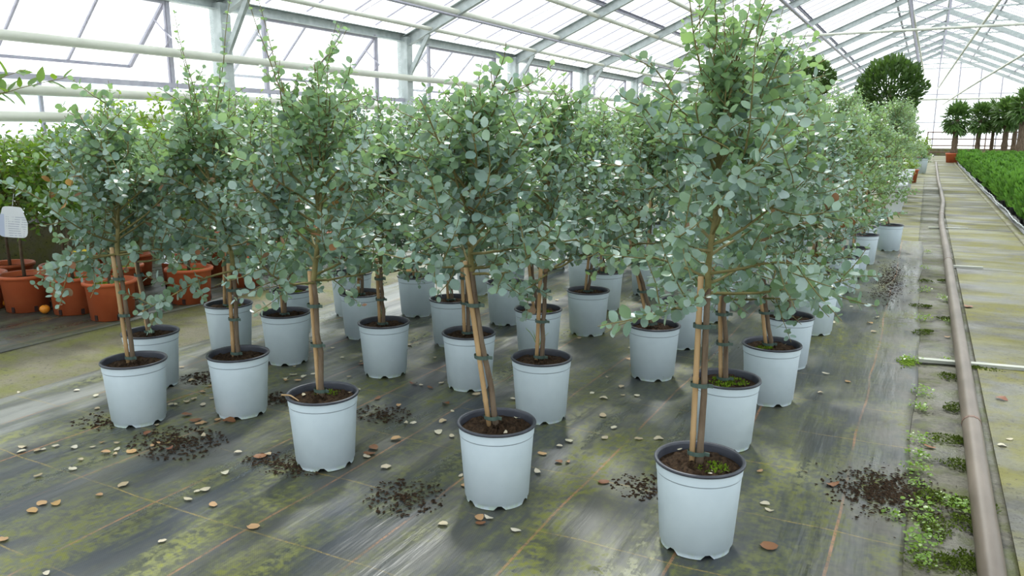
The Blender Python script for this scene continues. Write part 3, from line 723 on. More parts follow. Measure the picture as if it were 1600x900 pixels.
# --- the silver pots read off the photograph: rim centre, then where the clear trunk ends
ROWN = ('beside the path', 'second from the path', 'third from the path', 'fourth from the path', 'fifth from the path', 'nearest the terracotta pots')
ORD = ('front', 'second', 'third', 'fourth', 'fifth', 'sixth', 'seventh', 'eighth', 'ninth', 'tenth', 'eleventh', 'twelfth')
G1 = 'eucalyptus trees in silver pots'
near = [  # rim px, trunk-end px, singles, params, moss, label
    ((1093, 718), (1106, 452), 300, dict(r=0.46, shoots=10, smax=.82, ztop=1.52, nprim=28), 0, 'nearest eucalyptus at lower right, thick stake, tiny weeds and moss on its soil'),
    ((776, 660), (737, 425), 300, dict(r=0.43, shoots=6, smax=.45, ztop=1.36, nprim=27), None, 'front eucalyptus in the middle whose stake leans to the left out of bare soil'),
    ((504, 615), (490, 440), 300, dict(r=0.43, shoots=9, smax=.95, ztop=1.42, nprim=26), 1, 'front eucalyptus with upright greenish trunk tied to a stake and a twig on its rim'),
    ((372, 553), (365, 425), 300, dict(r=0.42, shoots=9, smax=.95, ztop=1.40, nprim=25), None, 'eucalyptus with thick brown trunk between the leftmost pots and the twig-on-rim pot'),
    ((209, 563), (184, 400), 300, dict(r=0.46, shoots=6, smax=.42, ztop=1.25, nprim=26), None, 'leftmost front eucalyptus, thin trunk leaning left over a soil-speckled silver pot'),
    ((1135, 592), (1132, 462), 300, dict(r=0.44, shoots=12, smax=.85, ztop=1.60, nprim=27), 'full', 'eucalyptus with bright moss covering the soil, right behind the nearest pot'),
    ((846, 559), (853, 425), 300, dict(r=0.42, shoots=6, smax=.55, ztop=1.38, nprim=25), None, 'eucalyptus with grass blades and pale dead leaves on its soil'),
    ((1206, 538), (1190, 420), 250, dict(r=0.42, shoots=9, smax=.75, ztop=1.48), 2, 'eucalyptus by the path with moss and pale chips on its soil, trunk leaning left'),
    ((235, 519), (214, 405), 0, dict(r=0.42, shoots=5, smax=.45, ztop=1.25), None, 'eucalyptus half hidden behind the leftmost front pot, heaped brown soil'),
    ((733, 520), (728, 410), 0, dict(r=0.41, shoots=5, smax=.55, ztop=1.36), None, 'eucalyptus with heaped soil half hidden behind the leaning middle one'),
    ((600, 504), (595, 430), 0, dict(r=0.41, shoots=5, smax=.55, ztop=1.36), None, 'eucalyptus with grass sprouting at its dark trunk, between the two front middle pots'),
    ((446, 489), (440, 425), 0, dict(r=0.42, shoots=6, smax=.6, ztop=1.4), None, 'eucalyptus with a short pale split trunk, pot filled with reddish soil'),
    ((357, 475), (357, 405), 0, dict(r=0.41, shoots=6, smax=.6, ztop=1.4), 3, 'eucalyptus directly behind the thick brown trunk, moss on its soil'),
    ((1022, 508), (990, 385), 0, dict(r=0.41, shoots=6, smax=.55, ztop=1.38), None, 'eucalyptus with a bare trunk leaning strongly left, black inner wall of its pot showing'),
    ((1232, 494), (1236, 415), 0, dict(r=0.41, shoots=6, smax=.6, ztop=1.42), None, 'third eucalyptus along the path, its pot partly behind the pale-chip pot'),
    ((841, 483), (828, 385), 0, dict(r=0.41, shoots=6, smax=.6, ztop=1.38), 0, 'eucalyptus behind the grass-blade pot, two stakes and a patch of moss'),
    ((919, 454), (928, 380), 0, dict(r=0.40, shoots=5, smax=.6, ztop=1.38), 1, 'eucalyptus with moss ring and brown leaf on its soil, left of the leaning trunk'),
    ((706, 467), (700, 395), 0, dict(r=0.40, shoots=5, smax=.6, ztop=1.38), None, 'eucalyptus with a small weed beside its stake, behind the leaning middle one'),
    ((1068, 470), (1085, 390), 0, dict(r=0.40, shoots=6, smax=.6, ztop=1.4), None, 'eucalyptus between the strongly leaning one and the nearest stake'),
    ((1275, 453), (1275, 400), 0, dict(r=0.40, shoots=6, smax=.55, ztop=1.38), None, 'fourth eucalyptus along the path, slender trunk in reddish soil'),
    ((565, 458), (567, 400), 0, dict(r=0.40, shoots=5, smax=.6, ztop=1.36), 2, 'eucalyptus with mossy soil behind the grass-sprout pot'),
    ((455, 453), (452, 400), 0, dict(r=0.40, shoots=5, smax=.6, ztop=1.36), 3, 'eucalyptus with mossy soil behind the split trunk'),
    ((791, 441), (788, 385), 0, dict(r=0.40, shoots=5, smax=.6, ztop=1.36), 'full', 'eucalyptus whose soil is covered in lime moss, right of the leaning stake'),
    ((651, 431), (652, 385), 0, dict(r=0.40, shoots=5, smax=.6, ztop=1.36), None, 'eucalyptus on the shiny matting left of the leaning stake'),
    ((945, 424), (942, 375), 0, dict(r=0.40, shoots=5, smax=.6, ztop=1.36), None, 'eucalyptus with bare reddish soil behind the moss-ring pot'),
    ((1292, 424), (1302, 370), 0, dict(r=0.40, shoots=5, smax=.55, ztop=1.36), 1, 'fifth eucalyptus along the path, stout leaning trunk and mossy soil'),
]
spots = []
for i, (rim, te, ns, kw, mo, lab) in enumerate(near):
    P = at_z(rim[0], rim[1], PH - .004); dep = depth(P); tp = at_depth(te[0], te[1], depth((P[0], P[1], .9)))
    tip = (tp[0] - P[0], tp[1] - P[1], min(max(tp[2], .70), 1.0)); base = (P[0], P[1], .004); spots.append((P[0], P[1]))
    kit = make_kit(100 + i, tip, 3.4 + .5 * math.sin(i * 2.2), hi=i < 16, loc=base, singles=ns, **kw)
    ms = None if mo is None else (moss_full if mo == 'full' else mosses[mo])
    plant_euc(base, 0.0, kit, lab, G1, i, ms)

# --- the rest of the block, mostly crowns: six lines running away from the camera
kits = [make_kit(300 + i, (.02 * math.cos(i * 1.7), .02 * math.sin(i * 1.7), .80), 3.4, hi=False, r=.43, shoots=7, smax=.62, ztop=1.42, nprim=24, mats=('euc', 'euc_young_backlit') if i < 2 else ('euc_far', 'euc_young_backlit')) for i in range(5)]
LX = (-.64, -1.43, -2.25, -2.92, -3.66, -4.20)
cnt = {}
rows_y = (2.7, 3.65, 4.55, 5.35, 6.2, 7.05, 7.95, 8.85, 9.8, 10.7)
hidden_rims = [(1317, 400), (1335, 384), (1350, 367), (1391, 351), (912, 400), (1013, 405), (549, 430)]
for q in hidden_rims: P = at_z(q[0], q[1], PH); spots.append((P[0], P[1])); cnt[(round(P[0], 2), round(P[1], 2))] = 1
far = [(p, 'f') for p in spots[-len(hidden_rims):]]
for ci, X in enumerate(LX):
    for ri, Y in enumerate(rows_y):
        x = X + rnd.uniform(-.05, .05); y = Y + rnd.uniform(-.06, .06)
        if ri < 3 or any(math.hypot(x - a, y - b) < .55 for a, b in spots): continue
        spots.append((x, y)); far.append(((x, y), 'g'))
far.sort(key=lambda e: (e[0][1]))
per = {}
kit31 = make_kit(444, (-.16, .0, .80), 3.4, hi=False, r=.33, shoots=5, smax=.5, ztop=1.35, nprim=22, mats=('euc_far', 'euc_young_backlit'))
for k, ((x, y), kd) in enumerate(far):
    ci = int(np.argmin([abs(x - v) for v in LX])); per[ci] = per.get(ci, 0) + 1
    kt = kits[(k * 2 + ci) % 5]; last = y > 11 and x > -.45
    if last: kt = kit31
    lab = 'rear eucalyptus in the line %s, %s behind its front pots' % (ROWN[ci], ORD[per[ci] - 1])
    plant_euc((x, y, .004), 0.0 if last else rnd.uniform(0, 6.28), kt, lab, G1, k, mosses[k % 4] if k % 3 == 0 else None, rnd.uniform(.94, 1.08))

# --- tall white planters farther along the path with bigger eucalyptus
wpm = MB(); wpm.lathe([(.19, 0), (.20, .02), (.25, .50), (.268, .505), (.272, .565), (.265, .57), (.25, .565), (.245, .50)], 28, capb=True); white_me = wpm.mesh('planter', M['whitepot'], True)
soil_w = soil_mesh(88, .246, .53); bigkit = make_kit(400, (.0, .02, .80), 3.4, hi=False, r=.42, shoots=9, smax=.6, ztop=1.5, nprim=26, mats=('euc_far', 'euc_young_backlit'))
for k, (x, y) in enumerate(((-.52, 16.9), (-.52, 18.3), (-.50, 19.8), (-.50, 21.4), (-.48, 23.2), (-1.9, 14.2), (-1.9, 16.0), (-2.0, 18.2), (-3.1, 14.5), (-3.2, 17.0), (-1.15, 13.2), (-1.15, 14.9))):
    dark = (k == 4)
    t = empty('planter_eucalyptus', (x, y, -.008), rnd.uniform(0, 6)); tag(t, 'bushy eucalyptus in a tall white planter, %s' % ('nearest along the path', 'second along the path', 'third along the path', 'fourth along the path', 'fifth along the path', 'nearest of the second line', 'middle of the second line', 'last of the second line', 'nearest of the third line', 'last of the third line', 'first behind the silver pots', 'second behind the silver pots')[k], 'tree', 'eucalyptus in tall white planters')
    link('planter', white_me, t); link('soil', soil_w, t)
    c = empty('crown', (0, 0, .22), 0, t); c.scale = (1.05,) * 3
    for nm, me in (('trunk', bigkit['trunk']), ('branches', bigkit['wood'])): link(nm, me, c)
    tag(link('foliage', bigkit['fol'], c), kind='stuff')

# ------------------------------------------------------------------ citrus in terracotta pots on the left
def gen_crown(seed, tpl, mats, ztrunk, zc, rx, rz, nprim, lsize, sp, pairs=False, wood_r=.008, upn=.7):
    tw = Twigs(seed); g = tw.r
    lead = tw.curve((0, 0, ztrunk), (g.normal(0, .05), g.normal(0, .05), 1), max(.1, zc - ztrunk), 4, 0, .04); tw.wood(lead, wood_r * 1.6, wood_r, 6)
    for i in range(nprim):
        u = (i + .5) / nprim; th = math.acos(1 - 1.75 * u); az = i * 2.39996 + g.normal(0, .3)
        tgt = np.array([rx * math.sin(th) * math.cos(az), rx * math.sin(th) * math.sin(az), zc + rz * math.cos(th)]) * np.array([1, 1, 1]) + g.normal(0, .04, 3)
        st = np.array([0, 0, ztrunk + (zc - ztrunk) * g.uniform(.1, 1)]); d = tgt - st
        pts = tw.curve(st, d, np.linalg.norm(d), 5, .02, .08); tw.wood(pts, wood_r * .6, .0016, 4); tw.leafpairs(pts, sp, .4, lsize, lsize * .75, 0, pairs, 1.0, upn)
        for q in range(4):
            jj = int(g.integers(2, 5)); dd = nrm(pts[jj + 1] - pts[jj]); sd = nrm(np.cross(dd, g.normal(0, 1, 3)))
            p2 = tw.curve(pts[jj], dd * .6 + sd, g.uniform(.3, .6) * rx * .7, 3, .05, .1); tw.wood(p2, .002, .001, 4); tw.leafpairs(p2, sp, .1, lsize, lsize * .7, 0, pairs, 1.0, upn)
    P, A, B, N, L, K = tw.arrays()
    return tw.mb.mesh('branches', M['twig'], True), leaves_mesh('foliage', P, A, B, N, L, [M[mats]], tpl), P
def terra_mesh(R, H):
    n = 36; m = MB(); rb = R * .80
    m.lathe([(rb, 0), (R - .02, H - .035), (R - .018, H - .033), (R, H - .03), (R + .002, H - .008), (R - .006, H), (R - .02, H - .002), (R - .03, H - .05)], n, capb=True)
    h = MB()
    for k in range(6):
        q = k * math.pi / 3 + .35; a = (math.cos(q), math.sin(q), 0); h.box((a[0] * rb * 1.012, a[1] * rb * 1.012, .028), (.012, .026, .045), (a, (-a[1], a[0], 0), (0, 0, 1)))
    return m.mesh('pot', M['terra'], True), h.mesh('drain_hole', M['terra_in'])
TR, TH = .205, .315
terra_me, hole_me = terra_mesh(TR, TH); soil_t = soil_mesh(61, .175, TH - .05, .008); mossT = None
mt_soil = soil_mesh(62, .174, TH - .044, .01, M['mosstop'])
trunkT = MB().tube([(0, 0, TH - .06), (.004, .003, .5), (0, 0, .74)], [.015, .012, .012], 8).mesh('trunk', M['bark'], True)
fruit_me = MB().lathe([(.001, -.036), (.020, -.031), (.034, -.014), (.038, .002), (.033, .018), (.018, .031), (.001, .034)], 14).mesh('fruit', M['yellow'], True)
ckits = [gen_crown(500 + i, ('lance', False), 'citrus', .62, 1.10, .40, .50, 36, .075, .024) for i in range(3)]
lkits = [gen_crown(520 + i, ('lance', False), 'lime', .60, 1.38, .36, .55, 34, .075, .024) for i in range(2)]
citrus = []
for px, py, dz in ((171, 438, 0), (113, 431, 0), (38, 428, 0), (295, 418, 0)):
    P = at_z(px, py, TH); citrus.append((P[0], P[1]))
citrus += [(-5.95, 5.55), (-7.15, 3.72), (-6.45, 4.55), (-6.95, 4.35), (-7.45, 4.15), (-6.35, 5.15), (-6.95, 5.05), (-7.5, 4.95), (-6.55, 5.85), (-7.2, 5.8), (-6.1, 6.4), (-6.8, 6.7), (-7.4, 6.7), (-6.2, 7.4), (-7.0, 7.6), (-6.2, 2.75)]
CL = ['terracotta potted citrus with a mossy top, the pot nearest the leftmost silver pot', 'terracotta potted citrus with a mossy top, tilted, second from the nearest terracotta pot', 'terracotta potted citrus beside the fallen orange, bare soil inside', 'terracotta potted citrus standing alone in front of the thick brown trunk gap',
      'terracotta potted citrus farther back behind the brown trunk', 'terracotta potted citrus cut by the left picture edge', 'terracotta potted citrus in the second line, behind the nearest mossy pots', 'terracotta potted citrus in the second line, behind the fallen orange',
      'terracotta potted citrus by the glass wall at the left edge', 'lime green shrub behind the lone terracotta pot', 'lime green shrub in the middle of the terracotta group', 'terracotta potted citrus by the glass wall, second from the left edge',
      'lime green shrub behind the second line of terracotta pots', 'terracotta potted citrus by the glass wall, third from the left edge', 'terracotta potted citrus at the far right end of the group', 'lime green shrub at the rear of the terracotta group',
      'terracotta potted citrus by the glass wall, farthest in', 'terracotta potted citrus last along the mat edge', 'lime green shrub last by the glass wall', 'citrus tree just left of the picture whose leafy twig reaches in at upper left']
ctrees = []
for k, (x, y) in enumerate(citrus):
    lime = 'lime' in CL[k]
    t = empty('potted_citrus', (x, y, .006), rnd.uniform(0, 6.28)); tag(t, CL[k], 'tree', 'citrus trees in terracotta pots'); ctrees.append(t)
    p = link('pot', terra_me, t)
    for h in (hole_me,): link('drain_hole', h, p)
    link('soil', mt_soil if k in (0, 1, 3, 5, 7) or k % 3 == 0 else soil_t, t); link('trunk', trunkT, t)
    wd, fo, PP = (lkits if lime else ckits)[k % (2 if lime else 3)]
    link('branches', wd, t); tag(link('foliage', fo, t), kind='stuff')
    if not lime:
        g = np.random.default_rng(k)
        for q in range(4):
            a = g.uniform(0, 6.28); link('fruit', fruit_me, t, (.30 * math.cos(a), .30 * math.sin(a), g.uniform(.72, 1.05)))
# the twig reaching in at upper left (part of the last citrus)
t = ctrees[-1]; t.rotation_euler = (0, 0, 0)
q0 = np.array([0, 0, 1.3]); ends = [at_depth(105, 121, 5.0), at_depth(42, 108, 5.05), at_depth(20, 142, 5.0)]
tw = Twigs(909); base = np.array(t.location)
for e in ends:
    e = e - base; pts = [q0 + (e - q0) * s + np.array([0, 0, .10 * math.sin(s * 3.14)]) for s in np.linspace(0, 1, 9)]
    tw.wood(pts, .006, .002, 5); tw.leafpairs(pts, .05, .40, .125, .10, 0, False, .9, 1.2)
P, A, B, N, L, K = tw.arrays(); tw.mb.build('branches', M['twig'], t, smooth=True)
me1 = fast_mesh('leaf', TPL[('lance', True)][0], TPL[('lance', True)][1], M['citrus'])
for i in range(len(P)):
    o = bpy.data.objects.new('leaf', me1); COL.objects.link(o); o.parent = t
    o.matrix_basis = Matrix(((A[i, 0] * L[i], B[i, 0] * L[i], N[i, 0] * L[i], P[i, 0]), (A[i, 1] * L[i], B[i, 1] * L[i], N[i, 1] * L[i], P[i, 1]), (A[i, 2] * L[i], B[i, 2] * L[i], N[i, 2] * L[i], P[i, 2]), (0, 0, 0, 1)))

# fallen oranges
orange_me = MB().lathe([(.001, -.036), (.020, -.033), (.036, -.016), (.041, .002), (.035, .020), (.018, .032), (.004, .030)], 18).mesh('orange', M['orange'], True)
stem_me = MB().lathe([(.006, .029), (.005, .034), (.0005, .035)], 7).mesh('stem_scar', M['twig'], True)
for q, lab in (((70, 484), 'fallen orange lying beside the bare-soil terracotta pot'), ((2, 474), 'fallen orange cut by the left picture edge')):
    P = at_z(q[0], q[1], .04); o = link('orange', orange_me, None, (P[0], P[1], .046)); tag(o, lab, 'fruit'); link('stem_scar', stem_me, o)

# hanging plastic tags
def tag_mats():
    t = NT('printed_tag'); v = t.coord('Object'); s = t.sep(v)
    ln = t.math('LESS_THAN', t.math('FRACT', t.math('MULTIPLY', s[2], 55)), .35)
    brk = t.ramp(t.noise(t.mapping(v, (1, 1, .2)), 40, 2), [(.45, 0.0), (.5, 1.0)])
    side = t.math('MULTIPLY', t.math('GREATER_THAN', s[0], -.05), t.math('LESS_THAN', s[2], .05))
    c = t.mix(t.math('MULTIPLY', t.math('MULTIPLY', ln, brk), t.math('MULTIPLY', side, .6)), (.72, .74, .80), (.25, .28, .42))
    c = t.mix(t.math('MULTIPLY', t.math('LESS_THAN', s[0], -.062), t.math('LESS_THAN', s[2], .06)), c, (.50, .56, .74))
    return t.done(t.bsdf(c, .35, 0, .5))
M['tag'] = tag_mats()
def hang_tag(px, py, dep, wd, ht, mt, lab, oval=False):
    P = at_depth(px, py, dep); m = MB(); n = 24; pts = []
    for k in range(n):
        q = 2 * math.pi * k / n; e = 1.0 if oval else .35
        x = math.copysign(abs(math.cos(q)) ** e, math.cos(q)) * wd / 2; z = math.copysign(abs(math.sin(q)) ** e, math.sin(q)) * ht / 2
        if not oval and z > ht * .3: x *= .75
        pts.append((x, z))
    m.add([(x, -.001, z) for x, z in pts] + [(x, .001, z) for x, z in pts], [tuple(reversed(range(n))), tuple(range(n, 2 * n))] + [(k, (k + 1) % n, n + (k + 1) % n, n + k) for k in range(n)])
    o = m.build('plant_tag', mt, None, P); o.rotation_euler = (0, .08, YAW + .1); tag(o, lab, 'tag')
    if oval: MB().box((0, -.0015, -.008), (wd * .86, .002, .016)).build('band', M['tagblue'], o)
    MB().tube([(0, 0, ht / 2 - .005), (.01, .01, ht / 2 + .10)], .0015, 5).build('loop', M['tag'], o)
hang_tag(20, 347, 6.1, .22, .245, M['tag'], 'white plastic tag with lines of print hanging in the citrus at the left edge')
hang_tag(263, 398, 6.3, .10, .15, M['tag'], 'small white tag hanging behind the second eucalyptus pair')
M['tag2'] = simple('yellow_tag', (.62, .46, .03), (.70, .52, .04), 5, .4); M['tagblue'] = simple('blue_tag_band', (.05, .07, .20), (.06, .08, .24), 5, .4)
hang_tag(128, 397, 6.0, .145, .085, M['tag2'], 'oval yellow tag with a blue band below the leftmost crown', True)

# ------------------------------------------------------------------ far plants
def ball_tree(px, py, Y, diam, lab, seed):
    d = ray(px, py); C = CP + d * (Y / d[1]); R = diam / 2; zc = C[2]
    t = empty('bay_tree', (C[0], Y, -.008)); tag(t, lab, 'tree', 'clipped bay trees')
    g = np.random.default_rng(seed); n = 4200; v = g.normal(0, 1, (n, 3)); v /= np.linalg.norm(v, axis=1, keepdims=True)
    P = v * (R * (.50 + .5 * g.uniform(0, 1, (n, 1)) ** .6) * (1 + .10 * np.sin(v[:, 0:1] * 7 + seed) * np.cos(v[:, 2:3] * 6))) + np.array([0, 0, zc]); A, B, N = basis(v * .8 + np.array([0, 0, .6]) + g.normal(0, .3, (n, 3)), v + np.array([0, 0, .8]) + g.normal(0, .4, (n, 3)))
    tag(link('foliage', leaves_mesh('foliage', P, A, B, N, g.uniform(.09, .17, n) * diam / 1.7, [M['bay']], ('lance', False)), t), kind='stuff')
    MB().tube([(0, 0, .4), (0, 0, zc)], [.06, .05], 8).build('trunk', M['bark'], t, smooth=True); link('planter', white_me, t); link('soil', soil_w, t)
ball_tree(1391, 138, 25.5, 1.75, 'large dark clipped bay tree ball rising above the far foliage', 7)
ball_tree(1272, 122, 25.5, 1.15, 'smaller dark bay tree ball peeking over the eucalyptus tops', 8)
# green shrubs near the far end of the path
skit = gen_crown(640, ('lance', False), 'lime', .55, 1.15, .60, .55, 26, .16, .06); skit2 = gen_crown(641, ('round', False), 'euc_far', .55, 1.1, .55, .5, 26, .10, .05)
terraL, holeL = terra_mesh(.30, .42); soil_l = soil_mesh(66, .27, .36)
for k, (x, y, sc, kk) in enumerate(((-1.0, 29, 1.0, 1), (-1.05, 32, 1.1, 0), (-1.1, 35, 1.1, 0), (-1.1, 38.5, 1.1, 0), (-1.1, 42, 1.15, 0), (-2.4, 30, 1.2, 1), (-2.5, 34, 1.2, 0), (-2.5, 39, 1.25, 0), (-.2, 48.0, .8, 0))):
    t = empty('potted_shrub', (x, y, -.009), k); t.scale = (sc,) * 3; tag(t, ('grey green' if kk else 'light green') + ' shrub in a terracotta pot, %s along the far left side of the path' % (ORD[k] if k else 'first'), 'shrub', 'shrubs along the far path')
    link('pot', terraL, t); link('soil', soil_l, t); wd, fo, _ = (skit2 if kk else skit); link('branches', wd, t); tag(link('foliage', fo, t), kind='stuff')
    MB().tube([(0, 0, .35), (0, 0, .6)], .02, 7).build('trunk', M['bark'], t)
# empty-looking small pots by the path
P = at_z(1437, 263); t = empty('potted_plant', (-.17, 34.0, -.009)); t.scale = (1.75,) * 3; tag(t, 'pale grey pot standing alone at the far left of the path', 'pot plant')
link('pot', pot_me, t); link('rim', rim_me, t); link('soil', soils[0], t); o = link('foliage', skit2[1], t, (0, 0, -.05), None, .42); tag(o, kind='stuff')
t = empty('potted_plant', (-.42, 27.5, -.009)); t.scale = (.95,) * 3; tag(t, 'small terracotta pot behind the white planters', 'pot plant')
link('pot', terraL, t); link('soil', soil_l, t); o = link('foliage', skit[1], t, (0, 0, .0), None, .5); tag(o, kind='stuff')

# palms
def palm(px, Y, ztop, tr, lab, seed, pot_r=.36):
    d = ray(px, 230); x = (CP + d * (Y / d[1]))[0]; t = empty('potted_palm', (x, Y, -.009)); tag(t, lab, 'palm', 'palms at the end of the path')
    m = MB(); m.lathe([(pot_r * .84, 0), (pot_r * .97, .42), (pot_r, .43), (pot_r + .01, .50), (pot_r - .03, .505), (pot_r - .04, .45)], 24, capb=True); m.build('pot', M['terra'], t, smooth=True)
    link('soil', soil_l, t, (0, 0, .09), None, (pot_r / .30, pot_r / .30, 1))
    g = np.random.default_rng(seed); tm = MB(); pts = [(0, 0, .44 + i * (ztop - 1.25) / 9) for i in range(10)]
    tm.tube(pts, [.72 * tr * (1.0 + .12 * g.uniform(-1, 1)) * (1.1 - .03 * i) for i in range(10)], 10); tm.build('trunk', M['bark'], t, smooth=True)
    zt = ztop - .80; PP = []; AA = []; NN = []; LL = []; st = MB()
    for i in range(56):
        az = i * 2.4 + g.normal(0, .2); el = math.radians(-60 + 140 * (i / 55.0)); s = np.array([math.cos(az) * math.cos(el), math.sin(az) * math.cos(el), math.sin(el)])
        c = np.array([0, 0, zt]) + s * g.uniform(.28, .48) * np.array([1, 1, 1.35]); st.tube([(0, 0, zt - .1), tuple(c)], .012, 4)
        sd = nrm(np.cross(s, (0.1, 0, 1))); upv = np.cross(sd, s)
        for q in np.linspace(-1.25, 1.25, 11):
            dv = s * math.cos(q) + sd * math.sin(q); PP.append(c); AA.append(dv * np.array([.8, .8, 1.3]) + g.normal(0, .22, 3) + np.array([0, 0, -.12])); NN.append(upv + g.normal(0, .25, 3)); LL.append(g.uniform(.40, .60))
    A, B, N = basis(np.array(AA), np.array(NN)); st.build('leaf_stalks', M['palm'], t)
    tag(link('foliage', leaves_mesh('foliage', np.array(PP), A, B, N, np.array(LL), [M['palm']], ('blade', False)), t), kind='stuff')
for a in ((1491, 46.5, 3.00, .20, 'first palm, standing alone at the end of the concrete path', 1), (1527, 49.5, 3.05, .17, 'second palm from the left behind the conifer bed', 2, .34), (1549, 50.5, 3.1, .13, 'slim palm, third from the left behind the conifer bed', 3, .34),
          (1569, 48.5, 3.25, .20, 'fourth palm from the left behind the conifer bed', 4, .40), (1594, 47.0, 3.6, .25, 'tallest palm, at the right edge of the picture', 5, .45), (1612, 49, 3.4, .2, 'palm cut off by the right picture edge', 6, .40), (1583, 52.5, 3.3, .16, 'palm standing behind the tallest one', 8, .34)):
    palm(*a)

# conifer bed
def conifer(seed):
    g = np.random.default_rng(seed); n = 230; t = g.uniform(0, 1, n); a = g.uniform(0, 6.28, n); rr = (.025 + .125 * np.sin(np.clip(t * 2.4 + .45, 0, 3.1))) * np.sqrt(g.uniform(.25, 1, n))
    P = np.stack([rr * np.cos(a), rr * np.sin(a), .10 + .42 * t], 1); ax = np.stack([np.cos(a) * .5, np.sin(a) * .5, np.full(n, 1.0)], 1) + g.normal(0, .25, (n, 3))
    A, B, N = basis(ax, np.stack([np.cos(a), np.sin(a), np.full(n, .4)], 1) + g.normal(0, .3, (n, 3)))
    return leaves_mesh('foliage', P, A, B, N, g.uniform(.09, .15, n), [M['thuja']], ('lance', False))
cons = [conifer(700 + i) for i in range(5)]
cpm = MB(); cpm.lathe([(.075, 0), (.09, .12), (.097, .122), (.097, .135), (.085, .135), (.083, .12), (.0005, .118)], 10, capb=True); cpot = cpm.mesh('pot', M['black'], True)
cstem = MB().tube([(0, 0, .1), (0, 0, .4)], .008, 5).mesh('stem', M['bark'])
nc = 0; yy = 11.6; row = 0
ORDR = ('first', 'second', 'third', 'fourth', 'fifth', 'sixth', 'seventh', 'eighth', 'ninth', 'tenth')
while yy < 45.5 and nc < 300:
    xr = min(.092 * yy + .35, 6); stp = .33 if yy < 22 else (.40 if yy < 32 else .52); x = 1.60; j = 0
    while x < xr and nc < 300:
        t = empty('potted_conifer', (x + rnd.uniform(-.03, .03), yy + rnd.uniform(-.03, .03), .006), rnd.uniform(0, 6)); s = rnd.uniform(.92, 1.12) * (1 if yy < 22 else (1.15 if yy < 32 else 1.35)); t.scale = (s, s, rnd.uniform(.82, 1.22))
        tag(t, 'conifer in the bed, %s row from the near end, %s from the path' % (ordinal(row + 1), ordinal(j + 1)), 'conifer', 'young conifers in the bed')
        link('pot', cpot, t); link('stem', cstem, t); tag(link('foliage', cons[nc % 5], t), kind='stuff'); nc += 1; x += stp; j += 1
    yy += stp; row += 1
# drip hose / tray edge along the bed
tr = MB()
for k in range(60):
    y0 = 9 + k * .62; tr.tube([(1.45 + .02 * math.sin(k), y0, .05), (1.45 + .02 * math.sin(k + .5), y0 + .3, .062), (1.45 + .02 * math.sin(k + 1), y0 + .62, .05)], .012, 6)
tag(tr.build('tray_edge', M['steel'], smooth=True), 'glinting plastic edging strip along the conifer bed', 'edging')

# ------------------------------------------------------------------ litter on the floor
PALE = """37,701 34,708 59,706 68,704 87,699 116,701 145,700 184,694 126,720 114,735 60,745 193,760 352,741 294,782 318,683 372,709 308,770 321,767 254,848 73,898 183,704 180,712 419,712 486,738 573,715 603,732 685,677 706,683
840,740 874,699 889,691 945,686 998,688 1029,688 806,831 1202,800 1195,790 744,618 804,625 925,616 943,624 973,619 950,591 971,606 995,620 942,651 959,670 460,574 458,587 445,593 475,590 489,586 658,603 646,663 692,660 707,644 634,663
325,560 284,575 266,601 303,625 292,629 332,624 275,634 268,634 256,639 317,634 245,666 300,596 385,643 447,594 344,657 388,647 360,651 150,620 176,624 152,640 30,615 120,612 500,560 520,545 535,560 565,566 581,575 585,576 870,470 960,470 1018,560 905,530 1282,615 1290,585 1370,497 1365,520 1330,480 1000,470 690,600 680,560 720,745 764,812 692,822
1371,476 1366,427 1480,640 1565,700 1577,690 1240,500 1300,505 1080,510 985,545 862,620 838,596 640,540 628,575 612,590 545,590 560,610"""
OCHRE = """160,693 165,709 206,708 66,789 51,801 88,789 238,698 250,694 155,776 5,846 333,791 726,761 749,811 1187,738 887,724 623,635 575,576 310,664 340,658 318,663 362,656 370,655 447,596 465,596 317,614 277,593 262,600 340,640 328,605 619,688 396,826 847,711 984,563 1359,506 1325,598 1480,528"""
BROWN = """265,703 231,679 406,716 577,711 584,702 697,632 672,607 646,601 873,724 1201,857 306,659 292,650 358,660 590,624 565,570 990,574 943,756 751,820 1512,482 1565,627 1452,700 1300,760"""
def dry_leaf_mesh(mk, seed):
    g = np.random.default_rng(seed); V, T = TPL[('round', True)]; V = V.copy(); c = g.uniform(.3, 1.0) * (1 if seed % 3 else -.7)
    V[:, 0] -= .5; V[:, 1] *= g.uniform(.65, 1.0)
    z = c * V[:, 1] ** 2 + g.uniform(-.5, .7) * V[:, 0] ** 2 + g.uniform(-.3, .3) * V[:, 0] * V[:, 1] + g.normal(0, .025, len(V)); V[:, 2] = z - z.min() + .03
    return fast_mesh('fallen_leaf', V, T, M[mk], smooth=False)
FRONT = ('the nearest pot at lower right', 'the front pot with the leaning stake', 'the twig-on-rim pot', 'the brown trunk pot', 'the leftmost front pot', 'the moss-covered pot behind the nearest', 'the grass-blade pot', 'the pale-chip pot by the path',
         'the half hidden leftmost pot', 'the heaped-soil pot behind the leaning stake', 'the grass-sprout pot', 'the split trunk pot', 'the pot behind the brown trunk', 'the strongly leaning tree', 'the third pot along the path')
